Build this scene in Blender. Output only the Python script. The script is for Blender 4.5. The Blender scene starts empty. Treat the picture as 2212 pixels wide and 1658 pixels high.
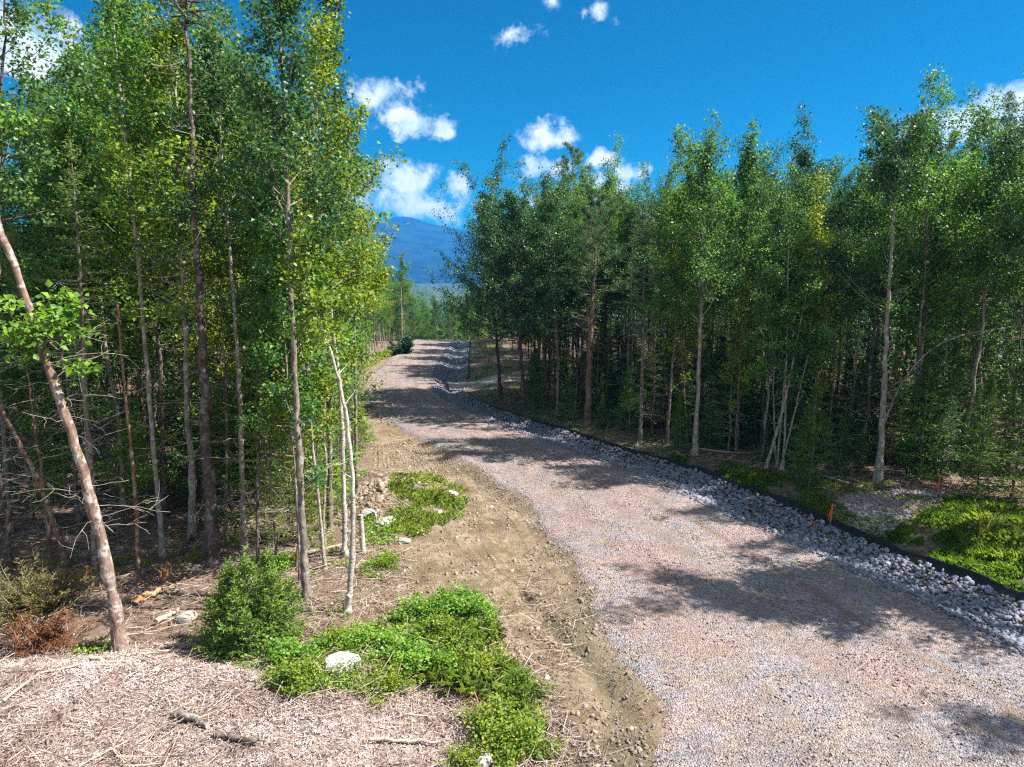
import bpy, math, random
import numpy as np
R_ = math.radians
rng = np.random.default_rng(7)
random.seed(7)
S = bpy.context.scene
COL = S.collection

# ------------------------------------------------------------------ camera
F, PITCH, CAMH = 1533.0, R_(8.8), 8.0          # focal length in px of a 2212 px wide frame, tilt down, height
cam = bpy.data.cameras.new('camera'); camo = bpy.data.objects.new('camera', cam); COL.objects.link(camo)
cam.sensor_width = 36.0; cam.lens = F / 2212 * 36.0
cam.clip_start = 0.1; cam.clip_end = 30000
camo.location = (0, 0, CAMH); camo.rotation_euler = (R_(90) - PITCH, 0, 0)
S.camera = camo

# ------------------------------------------------------------------ exposure, sampling
S.view_settings.view_transform = 'Standard'; S.view_settings.look = 'None'
S.view_settings.exposure = 1.66; S.view_settings.gamma = 1.0
S.render.engine = 'CYCLES'
cy = S.cycles
cy.max_bounces = 6; cy.diffuse_bounces = 3; cy.glossy_bounces = 2; cy.transmission_bounces = 4; cy.volume_bounces = 0
cy.use_denoising = False; cy.denoising_input_passes = 'RGB_ALBEDO_NORMAL'; cy.denoising_prefilter = 'ACCURATE'; cy.caustics_reflective = False; cy.caustics_refractive = False
cy.sample_clamp_indirect = 4; cy.filter_width = 1.25

HAZE_D = 1.9e-4
SUN_EL, SUN_AZ = R_(51), R_(96)                 # azimuth clockwise from +Y: the sun stands off to the side, a little behind

def ray(px, py):
    u = (px - 1106) / F; v = -(py - 829) / F
    return np.array([u, math.cos(PITCH) + v * math.sin(PITCH), -math.sin(PITCH) + v * math.cos(PITCH)])
def on_ground(px, py, z=0.0):
    d = ray(px, py); t = (z - CAMH) / d[2]
    return np.array([d[0] * t, d[1] * t])
def at_depth(px, py, Y):
    d = ray(px, py); t = Y / d[1]
    return np.array([d[0] * t, Y, CAMH + d[2] * t])

# ------------------------------------------------------------------ node helper
class NT:
    def __init__(s, tree): s.t = tree; tree.nodes.clear()
    def n(s, typ, **kw):
        nd = s.t.nodes.new(typ)
        ins = kw.pop('ins', {})
        for k, v in kw.items(): setattr(nd, k, v)
        for k, v in ins.items():
            sock = nd.inputs[k]
            if hasattr(v, 'links') or isinstance(v, bpy.types.NodeSocket): s.t.links.new(v, sock)
            else: sock.default_value = v
        return nd
    def l(s, a, b): s.t.links.new(a, b)
    def m(s, op, a, b=None, c=None, clamp=False):
        nd = s.t.nodes.new('ShaderNodeMath'); nd.operation = op; nd.use_clamp = clamp
        for i, v in enumerate((a, b, c)):
            if v is None: continue
            if isinstance(v, (int, float)): nd.inputs[i].default_value = v
            else: s.t.links.new(v, nd.inputs[i])
        return nd.outputs[0]
    def mix(s, f, a, b, blend='MIX'):
        nd = s.t.nodes.new('ShaderNodeMix'); nd.data_type = 'RGBA'; nd.blend_type = blend
        for k, v in ((0, f), (6, a), (7, b)):
            if isinstance(v, bpy.types.NodeSocket): s.t.links.new(v, nd.inputs[k])
            elif k == 0: nd.inputs[0].default_value = v
            else: nd.inputs[k].default_value = (*v, 1) if len(v) == 3 else v
        return nd.outputs[2]
    def ramp(s, f, stops, interp='LINEAR'):
        nd = s.t.nodes.new('ShaderNodeValToRGB'); cr = nd.color_ramp; cr.interpolation = interp
        while len(cr.elements) < len(stops): cr.elements.new(0.5)
        for e, (p, c) in zip(cr.elements, stops):
            e.position = p; e.color = (c, c, c, 1) if isinstance(c, (int, float)) else (*c, 1)
        s.t.links.new(f, nd.inputs[0]); return nd.outputs[0]
    def noise(s, vec, scale, detail=3, rough=0.55, dist=0.0, out=0):
        nd = s.t.nodes.new('ShaderNodeTexNoise')
        nd.inputs['Scale'].default_value = scale; nd.inputs['Detail'].default_value = detail
        nd.inputs['Roughness'].default_value = rough; nd.inputs['Distortion'].default_value = dist
        if vec is not None: s.t.links.new(vec, nd.inputs['Vector'])
        return nd.outputs[out]
    def maprange(s, v, a, b, c=0.0, d=1.0, smooth=False):
        nd = s.t.nodes.new('ShaderNodeMapRange'); nd.clamp = True
        if smooth: nd.interpolation_type = 'SMOOTHSTEP'
        s.t.links.new(v, nd.inputs[0])
        for i, q in enumerate((a, b, c, d)): nd.inputs[i + 1].default_value = q
        return nd.outputs[0]

# ------------------------------------------------------------------ sky with clouds (directions only)
W = bpy.data.worlds.new('World'); S.world = W; W.use_nodes = True
k = NT(W.node_tree)
sky = k.n('ShaderNodeTexSky', sky_type='NISHITA', sun_disc=False)
sky.sun_elevation = SUN_EL; sky.sun_rotation = SUN_AZ
sky.air_density = 1.0; sky.dust_density = 0.15; sky.ozone_density = 3.0; sky.altitude = 300
hs = k.n('ShaderNodeHueSaturation', ins={'Hue': 0.487, 'Saturation': 1.75, 'Value': 0.80, 'Color': sky.outputs[0]})
geo = k.n('ShaderNodeTexCoord')
gen = geo.outputs['Generated']
warp = k.n('ShaderNodeVectorMath', operation='SUBTRACT', ins={0: k.noise(gen, 16, 5, 0.6, out=1), 1: (0.5, 0.5, 0.5)})
wv = k.n('ShaderNodeVectorMath', operation='SCALE', ins={0: warp.outputs[0]}); wv.inputs['Scale'].default_value = 0.055
dirv = k.n('ShaderNodeVectorMath', operation='ADD', ins={0: gen, 1: wv.outputs[0]})
sep = k.n('ShaderNodeSeparateXYZ', ins={0: dirv.outputs[0]})
az = k.m('ARCTAN2', sep.outputs[0], sep.outputs[1])
el = k.m('ARCSINE', sep.outputs[2])
def cloud(px, py, rx, ry, w=1.0):
    d = ray(px, py); d = d / np.linalg.norm(d)
    a, e = math.atan2(d[0], d[1]), math.asin(d[2])
    u = k.m('MULTIPLY', k.m('SUBTRACT', az, a), F / rx / 1.15)
    v = k.m('MULTIPLY', k.m('SUBTRACT', el, e), F / ry / 1.15)
    r2 = k.m('ADD', k.m('MULTIPLY', u, u), k.m('MULTIPLY', v, v))
    return k.m('MULTIPLY', k.m('SUBTRACT', 1.0, k.m('SQRT', r2), clamp=True), w)
CL = [(55, 90, 120, 75, 1), (295, 150, 70, 50, .8), (830, 210, 92, 52, .66), (885, 262, 105, 36, .75), (955, 270, 42, 32, .9), (1295, 28, 50, 28, .7), (1110, 85, 75, 24, .55),
      (1180, 20, 34, 20, .5), (1185, 295, 90, 36, .7), (1165, 362, 85, 36, .75), (1300, 345, 34, 24, .75), (1355, 375, 55, 34, .9),
      (1315, 408, 70, 44, .9), (880, 385, 90, 40, .75), (870, 440, 135, 38, .75), (945, 460, 105, 36, .8), (985, 405, 44, 34, .6),
      (2080, 272, 125, 50, 1.1), (2175, 240, 100, 42, 1.1), (1230, 440, 240, 60, .5), (-300, 300, 200, 80, 1), (2700, 350, 300, 90, 1), (640, 420, 260, 70, .8),
      (3300, 150, 300, 120, 1), (-900, 100, 300, 100, 1)]
msk = None
for c in CL:
    q = cloud(*c); msk = q if msk is None else k.m('MAXIMUM', msk, q)
fb = k.noise(gen, 30, 8, 0.66)
dens = k.m('ADD', k.m('MULTIPLY', msk, 1.35), k.m('MULTIPLY', k.m('SUBTRACT', fb, 0.5), 2.3))
cm = k.maprange(k.m('MULTIPLY', dens, k.maprange(msk, 0.0, 0.12)), 0.22, 0.95, smooth=True)
shade = k.maprange(k.noise(dirv.outputs[0], 30, 4), 0.35, 0.62)
ccol = k.mix(shade, (3.8, 5.0, 6.1), (6.6, 6.8, 6.9))
skyt = k.mix(1.0, hs.outputs[0], (0.01, 0.54, 0.585), 'MULTIPLY')
skyc = k.mix(k.m('MULTIPLY', cm, 0.93), skyt, ccol)
# bright clouds added out of view, overhead and behind the viewer, as fill light
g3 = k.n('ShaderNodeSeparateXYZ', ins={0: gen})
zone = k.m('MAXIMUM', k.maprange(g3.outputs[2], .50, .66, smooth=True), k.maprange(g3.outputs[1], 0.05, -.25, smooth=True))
fill_clouds = k.m('MULTIPLY', zone, k.maprange(k.noise(gen, 3.2, 6, .6), .40, .56, smooth=True))
skyc = k.mix(fill_clouds, skyc, (4.6, 5.1, 5.7))
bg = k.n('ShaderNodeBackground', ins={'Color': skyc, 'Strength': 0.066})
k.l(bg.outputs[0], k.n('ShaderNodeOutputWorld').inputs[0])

# ------------------------------------------------------------------ sun
sl = bpy.data.lights.new('sun', 'SUN'); sl.energy = 4.8; sl.angle = R_(0.45); sl.color = (1.0, 0.95, 0.89)
so = bpy.data.objects.new('sun', sl); COL.objects.link(so)
so.rotation_euler = (R_(90) - SUN_EL, 0, -SUN_AZ + math.pi)
so.location = (60, 0, 60)

# ------------------------------------------------------------------ object helpers
def tag(o, label=None, cat=None, group=None, kind=None):
    if label: o['label'] = label
    if cat: o['category'] = cat
    if group: o['group'] = group
    if kind: o['kind'] = kind
    return o
def link(name, mesh, parent=None, loc=None):
    o = bpy.data.objects.new(name, mesh); COL.objects.link(o)
    if parent is not None: o.parent = parent
    if loc is not None: o.location = loc
    return o
def empty(name, loc, rz=0.0):
    o = bpy.data.objects.new(name, None); COL.objects.link(o); o.location = loc; o.rotation_euler = (0, 0, rz); o.empty_display_size = .3
    return o

class Geo:
    """collects vertices and faces (numpy) and links them as one mesh"""
    def __init__(s): s.v = []; s.f = []; s.nv = 0
    def add(s, V, faces, mat=0, tint=0.5):
        V = np.asarray(V, float).reshape(-1, 3)
        faces = np.asarray(faces, int)
        tint = np.broadcast_to(np.asarray(tint, float), (len(faces),))
        s.v.append(V); s.f.append((faces + s.nv, mat, tint)); s.nv += len(V)
    def mesh(s, name, mats, smooth=False):
        me = bpy.data.meshes.new(name)
        V = np.concatenate(s.v); me.vertices.add(len(V)); me.vertices.foreach_set('co', V.astype(np.float32).ravel())
        loops = np.concatenate([f.ravel() for f, _, _ in s.f]); me.loops.add(len(loops)); me.loops.foreach_set('vertex_index', loops.astype(np.int32))
        tot = np.concatenate([np.full(len(f), f.shape[1]) for f, _, _ in s.f]); st = np.concatenate([[0], np.cumsum(tot)[:-1]])
        me.polygons.add(len(tot)); me.polygons.foreach_set('loop_start', st.astype(np.int32)); me.polygons.foreach_set('loop_total', tot.astype(np.int32))
        me.polygons.foreach_set('material_index', np.concatenate([np.full(len(f), m) for f, m, _ in s.f]).astype(np.int32))
        if smooth: me.polygons.foreach_set('use_smooth', np.ones(len(tot), bool))
        a = me.attributes.new('tint', 'FLOAT', 'FACE'); a.data.foreach_set('value', np.concatenate([t for _, _, t in s.f]).astype(np.float32))
        for m in mats: me.materials.append(m)
        me.update(calc_edges=True); me.validate(); return me

def unit(v): return v / (np.linalg.norm(v, axis=-1, keepdims=True) + 1e-9)
def tube(g, P, Rr, n=5, mat=0, tint=0.5, cap=True):
    P = np.asarray(P, float); m = len(P); Rr = np.broadcast_to(np.asarray(Rr, float), (m,))
    T = unit(np.gradient(P, axis=0))
    ref = np.array([0, 0, 1.0]) if abs(T[:, 2]).mean() < 0.7 else np.array([1.0, 0, 0])
    A = unit(np.cross(T, ref)); B = np.cross(T, A)
    an = np.linspace(0, 2 * np.pi, n, endpoint=False)
    V = P[:, None] + Rr[:, None, None] * (np.cos(an)[None, :, None] * A[:, None] + np.sin(an)[None, :, None] * B[:, None])
    i = np.arange(m - 1)[:, None] * n; j = np.arange(n)[None]; j2 = (j + 1) % n
    q = np.stack([i + j, i + j2, i + n + j2, i + n + j], -1).reshape(-1, 4)
    g.add(V.reshape(-1, 3), q, mat, tint)
    if cap and n >= 3:
        g.add(V[-1], [list(range(n))], mat, tint); g.add(V[0], [list(range(n))[::-1]], mat, tint)

# ------------------------------------------------------------------ materials
def new_mat(name):
    m = bpy.data.materials.new(name); m.use_nodes = True
    k = NT(m.node_tree); k.out = k.n('ShaderNodeOutputMaterial'); k.m_ = m; return k
def principled(k, col, rough=0.8, spec=0.2, bump=None, bs=0.4, bd=0.02):
    p = k.n('ShaderNodeBsdfPrincipled')
    if isinstance(col, bpy.types.NodeSocket): k.l(col, p.inputs['Base Color'])
    else: p.inputs['Base Color'].default_value = (*col, 1)
    p.inputs['Roughness'].default_value = rough; p.inputs['Specular IOR Level'].default_value = spec
    if bump is not None:
        b = k.n('ShaderNodeBump', ins={'Height': bump}); b.inputs['Strength'].default_value = bs; b.inputs['Distance'].default_value = bd
        k.l(b.outputs[0], p.inputs['Normal'])
    return p
def leaf_mat(name, dark, mid, light, trans=0.44, rough=0.45, spec=0.35, per_tree=0.35):
    k = new_mat(name)
    t = k.n('ShaderNodeAttribute', attribute_name='tint').outputs['Fac']
    oi = k.n('ShaderNodeObjectInfo').outputs['Random']
    t2 = k.m('ADD', t, k.m('MULTIPLY', k.m('SUBTRACT', oi, 0.5), per_tree), clamp=True)
    c = k.ramp(t2, [(0.0, dark), (0.5, mid), (1.0, light)])
    p = principled(k, c, rough, spec)
    tr = k.n('ShaderNodeBsdfTranslucent', ins={'Color': k.mix(1.0, c, (1.3, 1.35, 0.6), 'MULTIPLY')})
    mx = k.n('ShaderNodeMixShader', ins={0: trans, 1: p.outputs[0], 2: tr.outputs[0]})
    k.l(mx.outputs[0], k.out.inputs[0]); return k.m_
def bark_mat(name, a, b, c, scale=9.0, stretch=0.25, band=0.0):
    k = new_mat(name)
    tc = k.n('ShaderNodeTexCoord').outputs['Object']
    mp = k.n('ShaderNodeMapping', ins={0: tc}); mp.inputs['Scale'].default_value = (1, 1, stretch)
    n1 = k.noise(mp.outputs[0], scale * 2.2, 4, 0.65); n2 = k.noise(tc, 3.4, 5, 0.7)
    col = k.mix(k.maprange(n1, 0.35, 0.65), a, b)
    col = k.mix(k.maprange(n2, 0.50, 0.60), col, c); col = k.mix(k.maprange(k.noise(tc, 6.5, 4, .6), .56, .64, 0, .6), col, tuple(q * .45 for q in a))
    if band:
        mp2 = k.n('ShaderNodeMapping', ins={0: tc}); mp2.inputs['Scale'].default_value = (2, 2, 14)
        col = k.mix(k.maprange(k.noise(mp2.outputs[0], 2.5, 3), 0.58, 0.66, 0, band), col, (0.03, 0.028, 0.025))
    p = principled(k, col, 0.85, 0.15, n1, 0.7, 0.015)
    k.l(p.outputs[0], k.out.inputs[0]); return k.m_
M = {}
M['leaf'] = leaf_mat('leaf_maple', (0.028, 0.096, 0.026), (0.077, 0.192, 0.038), (0.192, 0.307, 0.045))
M['leaf_dark'] = leaf_mat('leaf_dark', (0.023, 0.074, 0.031), (0.054, 0.138, 0.046), (0.128, 0.218, 0.051), 0.33)
M['leaf_lime'] = leaf_mat('leaf_lime', (0.07, 0.14, 0.016), (0.16, 0.24, 0.022), (0.29, 0.33, 0.035), 0.42)
M['leaf_bush'] = leaf_mat('leaf_bush', (0.058, 0.147, 0.018), (0.128, 0.256, 0.028), (0.256, 0.371, 0.038), 0.35)
M['needle'] = leaf_mat('needle_spruce', (0.023, 0.070, 0.028), (0.058, 0.134, 0.038), (0.141, 0.211, 0.046), 0.2, 0.5, 0.3)
M['needle_fir'] = leaf_mat('needle_fir', (0.035, 0.085, 0.020), (0.095, 0.175, 0.030), (0.20, 0.28, 0.05), 0.25, 0.6, 0.12)
M['needle_olive'] = leaf_mat('needle_olive', (0.070, 0.115, 0.023), (0.166, 0.224, 0.036), (0.333, 0.371, 0.064), 0.28, 0.5, 0.25)
M['needle_brown'] = leaf_mat('needle_brown', (0.06, 0.062, 0.022), (0.15, 0.135, 0.045), (0.25, 0.22, 0.08), 0.15, 0.6, 0.12)
M['needle_rust'] = leaf_mat('needle_rust', (0.10, 0.045, 0.02), (0.20, 0.08, 0.035), (0.27, 0.13, 0.06), 0.1, 0.7, 0.1)
M['grass'] = leaf_mat('grass_blade', (0.045, 0.128, 0.015), (0.109, 0.243, 0.023), (0.282, 0.346, 0.077), 0.35, 0.5, 0.25)
M['bark_grey'] = bark_mat('bark_grey', (0.095, 0.075, 0.058), (0.23, 0.19, 0.155), (0.31, 0.285, 0.25))
M['bark_pale'] = bark_mat('bark_pale', (0.20, 0.17, 0.135), (0.35, 0.305, 0.255), (0.43, 0.39, 0.335), band=0.5)
M['bark_birch'] = bark_mat('bark_birch', (0.36, 0.32, 0.275), (0.50, 0.465, 0.42), (0.26, 0.21, 0.165), band=0.9)
M['bark_lichen'] = bark_mat('bark_lichen', (0.12, 0.075, 0.055), (0.25, 0.175, 0.135), (0.40, 0.36, 0.32), 8)
M['bark_dark'] = bark_mat('bark_dark', (0.045, 0.034, 0.028), (0.12, 0.092, 0.075), (0.20, 0.17, 0.15), 7)
M['bark_red'] = bark_mat('bark_red', (0.11, 0.058, 0.036), (0.24, 0.14, 0.09), (0.28, 0.22, 0.17), 7)
M['twig'] = bark_mat('dead_twig', (0.20, 0.17, 0.14), (0.36, 0.31, 0.265), (0.42, 0.38, 0.34), 12)
M['wood_raw'] = bark_mat('raw_wood', (0.26, 0.115, 0.05), (0.44, 0.235, 0.11), (0.50, 0.35, 0.21), 10)
M['wood_old'] = bark_mat('weathered_wood', (0.27, 0.215, 0.16), (0.44, 0.36, 0.28), (0.5, 0.43, 0.35), 10)

def stone_mat(name, a, b, c, bumpy=0.6):
    k = new_mat(name)
    tc = k.n('ShaderNodeTexCoord').outputs['Object']
    oi = k.n('ShaderNodeObjectInfo').outputs['Random']
    t = k.n('ShaderNodeAttribute', attribute_name='tint').outputs['Fac']
    n1 = k.noise(tc, 9, 5, 0.65)
    f = k.m('ADD', k.m('MULTIPLY', n1, 0.7), k.m('MULTIPLY', k.m('ADD', t, k.m('SUBTRACT', oi, 0.5)), 0.35), clamp=True)
    col = k.ramp(f, [(0.2, a), (0.55, b), (0.85, c)])
    p = principled(k, col, 0.8, 0.25, k.noise(tc, 30, 4, 0.7), bumpy, 0.02)
    k.l(p.outputs[0], k.out.inputs[0]); return k.m_
M['riprap'] = stone_mat('crushed_rock', (0.10, 0.107, 0.135), (0.215, 0.222, 0.265), (0.36, 0.365, 0.395))
M['boulder'] = stone_mat('pale_granite', (0.27, 0.25, 0.22), (0.48, 0.45, 0.42), (0.66, 0.63, 0.60))
M['fieldstone'] = stone_mat('field_stone', (0.17, 0.13, 0.095), (0.30, 0.24, 0.18), (0.50, 0.43, 0.36))

# ------------------------------------------------------------------ ground shape
def interp_line(pts):
    P = np.array(pts, float)
    return lambda y: np.interp(y, P[:, 1], P[:, 0])
ROAD_L = interp_line([(1.2, -6), (1.7, 4), (2.15, 10.5), (2.3, 12.6), (2.0, 16.2), (1.55, 19), (.38, 23.5), (-1.37, 27.2), (-3.2, 31), (-5.9, 36), (-8.8, 42), (-10.3, 47), (-11.2, 55), (-11.6, 66), (-11.9, 80), (-12.2, 90), (-13.5, 100), (-18, 112), (-30, 130)])
DITCH_L = interp_line([(15.5, -6), (13.8, 5), (11.4, 13), (10.9, 14), (10.3, 16), (9.4, 18.1), (8.2, 21.2), (7.5, 22.2), (6.17, 25.6), (4.4, 28.9), (2.67, 31.7), (.6, 35), (-1.7, 39.5), (-4.2, 45), (-5.5, 51), (-6.0, 60), (-6.4, 74), (-6.5, 90), (-7.5, 100), (-11, 112), (-22, 130)])
DITCH_R = interp_line([(18.5, -6), (16.2, 5), (13.6, 13.5), (12.6, 16.4), (11.1, 19.5), (9.9, 22.7), (8.66, 24.9), (7.8, 26.5), (6.32, 28.9), (4.4, 32.5), (1.3, 37.7), (-2.1, 43.7), (-3.3, 47.5), (-3.6, 56), (-4.4, 70), (-5.2, 86), (-6, 100), (-9.5, 112), (-20, 130)])
WOOD_L = interp_line([(-1, 4), (-2.2, 12), (-3.9, 15.6), (-4.7, 19.4), (-5.4, 24), (-6.2, 30), (-7.6, 35), (-9.9, 43), (-11.3, 49), (-12.4, 58), (-12.3, 85), (-13.5, 100), (-20, 112), (-32, 130)])
WOOD_R = interp_line([(22, 0), (20.5, 12), (18.0, 18), (16.5, 23), (13.5, 25.8), (10.0, 27.3), (7.6, 30), (4.2, 36), (1.6, 40.5), (.4, 45), (.6, 52), (.0, 62), (-2.2, 78), (-4, 90), (-6, 100), (-9.5, 112), (-20, 130)])

def vnoise(x, y, s, seed=0):
    r = np.random.default_rng(seed); T = r.random((64, 64))
    x = np.asarray(x, float) / s; y = np.asarray(y, float) / s
    xi = np.floor(x).astype(int); yi = np.floor(y).astype(int); fx = x - xi; fy = y - yi
    fx = fx * fx * (3 - 2 * fx); fy = fy * fy * (3 - 2 * fy)
    g = lambda a, b: T[a % 64, b % 64]
    return (g(xi, yi) * (1 - fx) + g(xi + 1, yi) * fx) * (1 - fy) + (g(xi, yi + 1) * (1 - fx) + g(xi + 1, yi + 1) * fx) * fy - 0.5
def sst(a, b, x):
    t = np.clip((np.asarray(x, float) - a) / (b - a), 0, 1); return t * t * (3 - 2 * t)
RILL = np.array([on_ground(*p) for p in ((1125, 1285), (1165, 1330), (1205, 1375), (1250, 1415), (1290, 1460), (1335, 1530))])
def rill(x, y):
    d = np.full(np.shape(x), 9.0)
    for a, b in zip(RILL[:-1], RILL[1:]):
        t = np.clip(((x - a[0]) * (b - a)[0] + (y - a[1]) * (b - a)[1]) / ((b - a) ** 2).sum(), 0, 1); d = np.minimum(d, np.hypot(x - a[0] - t * (b - a)[0], y - a[1] - t * (b - a)[1]))
    return np.exp(-(d / .17) ** 2)
def gz(x, y):
    x = np.asarray(x, float); y = np.asarray(y, float)
    z = -24.0 * (1 - np.exp(-(np.maximum(y - 86, 0) / 42.0) ** 1.35)) - 6 * sst(300, 1500, y)
    near = 1 - sst(90, 140, y)
    rl, dl, dr = ROAD_L(y), DITCH_L(y), DITCH_R(y)
    inroad = sst(-0.2, 0.5, x - rl) * sst(-0.2, 0.3, dl - x)
    rough = 0.16 * vnoise(x, y, 2.2, 1) + 0.07 * vnoise(x, y, .7, 2) + .30 * vnoise(x, y, 7, 3)
    z = z + near * rough * (1 - inroad * .92)
    mid = (dl + dr) / 2; half = np.maximum((dr - dl) / 2, .3)
    z = z - near * .22 * np.clip(1 - ((x - mid) / half) ** 2, 0, 1)
    z = z + near * .15 * inroad                                               # crowned road bed
    z = z + near * .30 * sst(0.2, 2.5, x - dr)
    z = z + .45 * sst(14.3, 12.6, y + .35 * vnoise(x, y, 1.5, 5)) * sst(-1.2, -3.4, x) * near   # chip-covered bank
    z = z + .55 * np.exp(-(((x + 4.6) / 1.1) ** 2 + ((y - 24.3) / 1.9) ** 2))  # dirt pile by the shoulder
    z = z - .17 * rill(x, y) * (.6 + 1.4 * np.clip(vnoise(x, y, .5, 88) + .3, 0, 1))
    z = z - near * .12 * sst(0.0, 2.5, WOOD_L(y) - x)
    return z
def hz(x, y): return float(gz(np.array([x]), np.array([y]))[0])

def grid_mesh(name, X, Y, Z, mats, attrs=None, smooth=True):
    ny, nx = X.shape
    me = bpy.data.meshes.new(name); V = np.stack([X, Y, Z], -1).reshape(-1, 3)
    i = np.arange(ny - 1)[:, None] * nx + np.arange(nx - 1)[None]
    q = np.stack([i, i + 1, i + nx + 1, i + nx], -1).reshape(-1, 4)
    me.vertices.add(len(V)); me.vertices.foreach_set('co', V.astype(np.float32).ravel())
    me.loops.add(q.size); me.loops.foreach_set('vertex_index', q.astype(np.int32).ravel())
    me.polygons.add(len(q)); me.polygons.foreach_set('loop_start', (np.arange(len(q)) * 4).astype(np.int32)); me.polygons.foreach_set('loop_total', np.full(len(q), 4, np.int32))
    me.polygons.foreach_set('use_smooth', np.full(len(q), smooth))
    for an, av in (attrs or {}).items():
        a = me.attributes.new(an, 'FLOAT', 'POINT'); a.data.foreach_set('value', np.asarray(av, np.float32).ravel())
    for m in mats: me.materials.append(m)
    me.update(calc_edges=True); return me

def ground_material():
    k = new_mat('ground'); tc = k.n('ShaderNodeTexCoord').outputs['Object']
    at = lambda n: k.n('ShaderNodeAttribute', attribute_name=n).outputs['Fac']
    nb = k.noise(tc, .9, 5, .6); nm = k.noise(tc, 4.5, 5, .65); nf = k.noise(tc, 26, 4, .7)
    duff = k.mix(k.maprange(nm, .35, .65), (0.085, 0.055, 0.040), (0.21, 0.150, 0.110))
    duff = k.mix(k.maprange(nf, .5, .7, 0, .7), duff, (0.31, 0.235, 0.18))
    dirt = k.mix(k.maprange(nb, .38, .62), (0.140, 0.100, 0.066), (0.26, 0.200, 0.142))
    dirt = k.mix(k.maprange(nm, .48, .60, 0, .8), dirt, (0.135, 0.105, 0.045)); dirt = k.mix(k.maprange(k.noise(tc, 1.7, 6, .7), .55, .66, 0, .8), dirt, (0.34, 0.26, 0.18)); dirt = k.mix(k.maprange(k.noise(tc, .55, 6, .7, 1.0), .56, .64, 0, .7), dirt, (0.10, 0.075, 0.035))
    dirt = k.mix(k.maprange(nf, .56, .72, 0, .7), dirt, (0.42, 0.34, 0.25))
    chips = k.mix(k.maprange(nm, .35, .6), (0.16, 0.115, 0.095), (0.33, 0.255, 0.22))
    verge = k.mix(k.maprange(nm, .4, .6), (0.06, 0.065, 0.035), (0.16, 0.13, 0.09))
    far = k.mix(k.maprange(k.noise(tc, .02, 6, .7), .4, .6), (0.035, 0.06, 0.028), (0.075, 0.10, 0.045))
    c = k.mix(at('dirt'), duff, dirt); c = k.mix(at('chips'), c, chips); c = k.mix(at('verge'), c, verge); c = k.mix(at('far'), c, far)
    vo = k.n('ShaderNodeTexVoronoi', ins={'Vector': tc, 'Scale': 16.0}).outputs['Distance']
    h = k.m('ADD', k.m('MULTIPLY', nm, .8), k.m('ADD', k.m('MULTIPLY', nf, .5), k.m('MULTIPLY', vo, -.18)))
    p = principled(k, c, .95, .1, h, 1.0, .09)
    k.l(p.outputs[0], k.out.inputs[0]); return k.m_
def gravel_material(name, cols, fine=20.0, lanes=False):
    k = new_mat(name); tc = k.n('ShaderNodeTexCoord').outputs['Object']
    v1 = k.n('ShaderNodeTexVoronoi', ins={'Vector': tc, 'Scale': fine}); v2 = k.n('ShaderNodeTexVoronoi', ins={'Vector': tc, 'Scale': fine * 2.3})
    big = k.noise(tc, .42, 5, .62); mid = k.noise(tc, 2.3, 5, .65)
    base = k.mix(k.maprange(big, .4, .58), cols[0], cols[1]); base = k.mix(k.maprange(mid, .45, .62, 0, .75), base, cols[2])
    sepc = k.n('ShaderNodeSeparateColor', ins={0: v1.outputs['Color']})
    base = k.mix(1.0, base, k.ramp(sepc.outputs[0], [(0, .55), (.45, .95), (.75, 1.08), (1, 1.45)]), 'MULTIPLY')
    base = k.mix(k.maprange(sepc.outputs[1], .86, .92, 0, .6), base, (.16, .15, .16))
    base = k.mix(1.0, base, k.ramp(k.noise(tc, 1.1, 6, .7), [(.3, .74), (.5, 1.0), (.7, 1.16)]), 'MULTIPLY')
    if lanes:
        ln = k.n('ShaderNodeAttribute', attribute_name='lane').outputs['Fac']
        base = k.mix(k.m('MULTIPLY', ln, k.maprange(mid, .3, .6, .25, .8)), base, (.20, .14, .10))
    h = k.m('ADD', k.m('MULTIPLY', v1.outputs['Distance'], -1.0), k.m('MULTIPLY', v2.outputs['Distance'], -.5))
    h = k.m('ADD', h, k.m('MULTIPLY', mid, .5))
    p = principled(k, base, .9, .15, h, 1.0, .05)
    k.l(p.outputs[0], k.out.inputs[0]); return k.m_
M['ground'] = ground_material()
M['road'] = gravel_material('road_gravel', [(0.335, 0.240, 0.228), (0.275, 0.258, 0.265), (0.355, 0.268, 0.205)], 24, True)
M['side'] = gravel_material('path_gravel', [(0.31, 0.285, 0.27), (0.34, 0.32, 0.30), (0.36, 0.31, 0.25)], 13)

def axis(dense0, dense1, step, lo, hi, grow=1.16):
    a = list(np.arange(dense0, dense1 + 1e-6, step))
    s = step; u = dense1
    while u < hi: s *= grow; u += s; a.append(u)
    s = step; u = dense0
    while u > lo: s *= grow; u -= s; a.insert(0, u)
    return np.array(a)
gx = axis(-20, 22, .17, -9000, 9000); gy = axis(5, 95, .22, -600, 9500)
GX, GY = np.meshgrid(gx, gy)
GZ = gz(GX, GY)
wob = .6 * vnoise(GX, GY, 1.3, 9)
a_dirt = sst(-.5, .6, GX - WOOD_L(GY) + wob) * sst(.4, -.4, GX - DITCH_L(GY)) * (1 - sst(95, 110, GY))
a_chip = sst(14.6, 13.6, GY + 1.2 * wob) * sst(-.2, -1.4, GX - (12.5 - GY) * .6 + wob)
a_verge = sst(-.1, .5, GX - DITCH_R(GY) + wob * .3) * sst(6.5, 4.5, GX - DITCH_R(GY) + wob) * sst(60, 40, GY)
a_verge = np.clip(a_verge + .75 * rill(GX, GY) + 1.1 * np.exp(-((GX - ROAD_L(GY) + .45) / .55) ** 2) * np.clip(.25 + 1.6 * vnoise(GX, GY, .9, 91), 0, .7) * (GY < 30), 0, 1)
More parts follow.
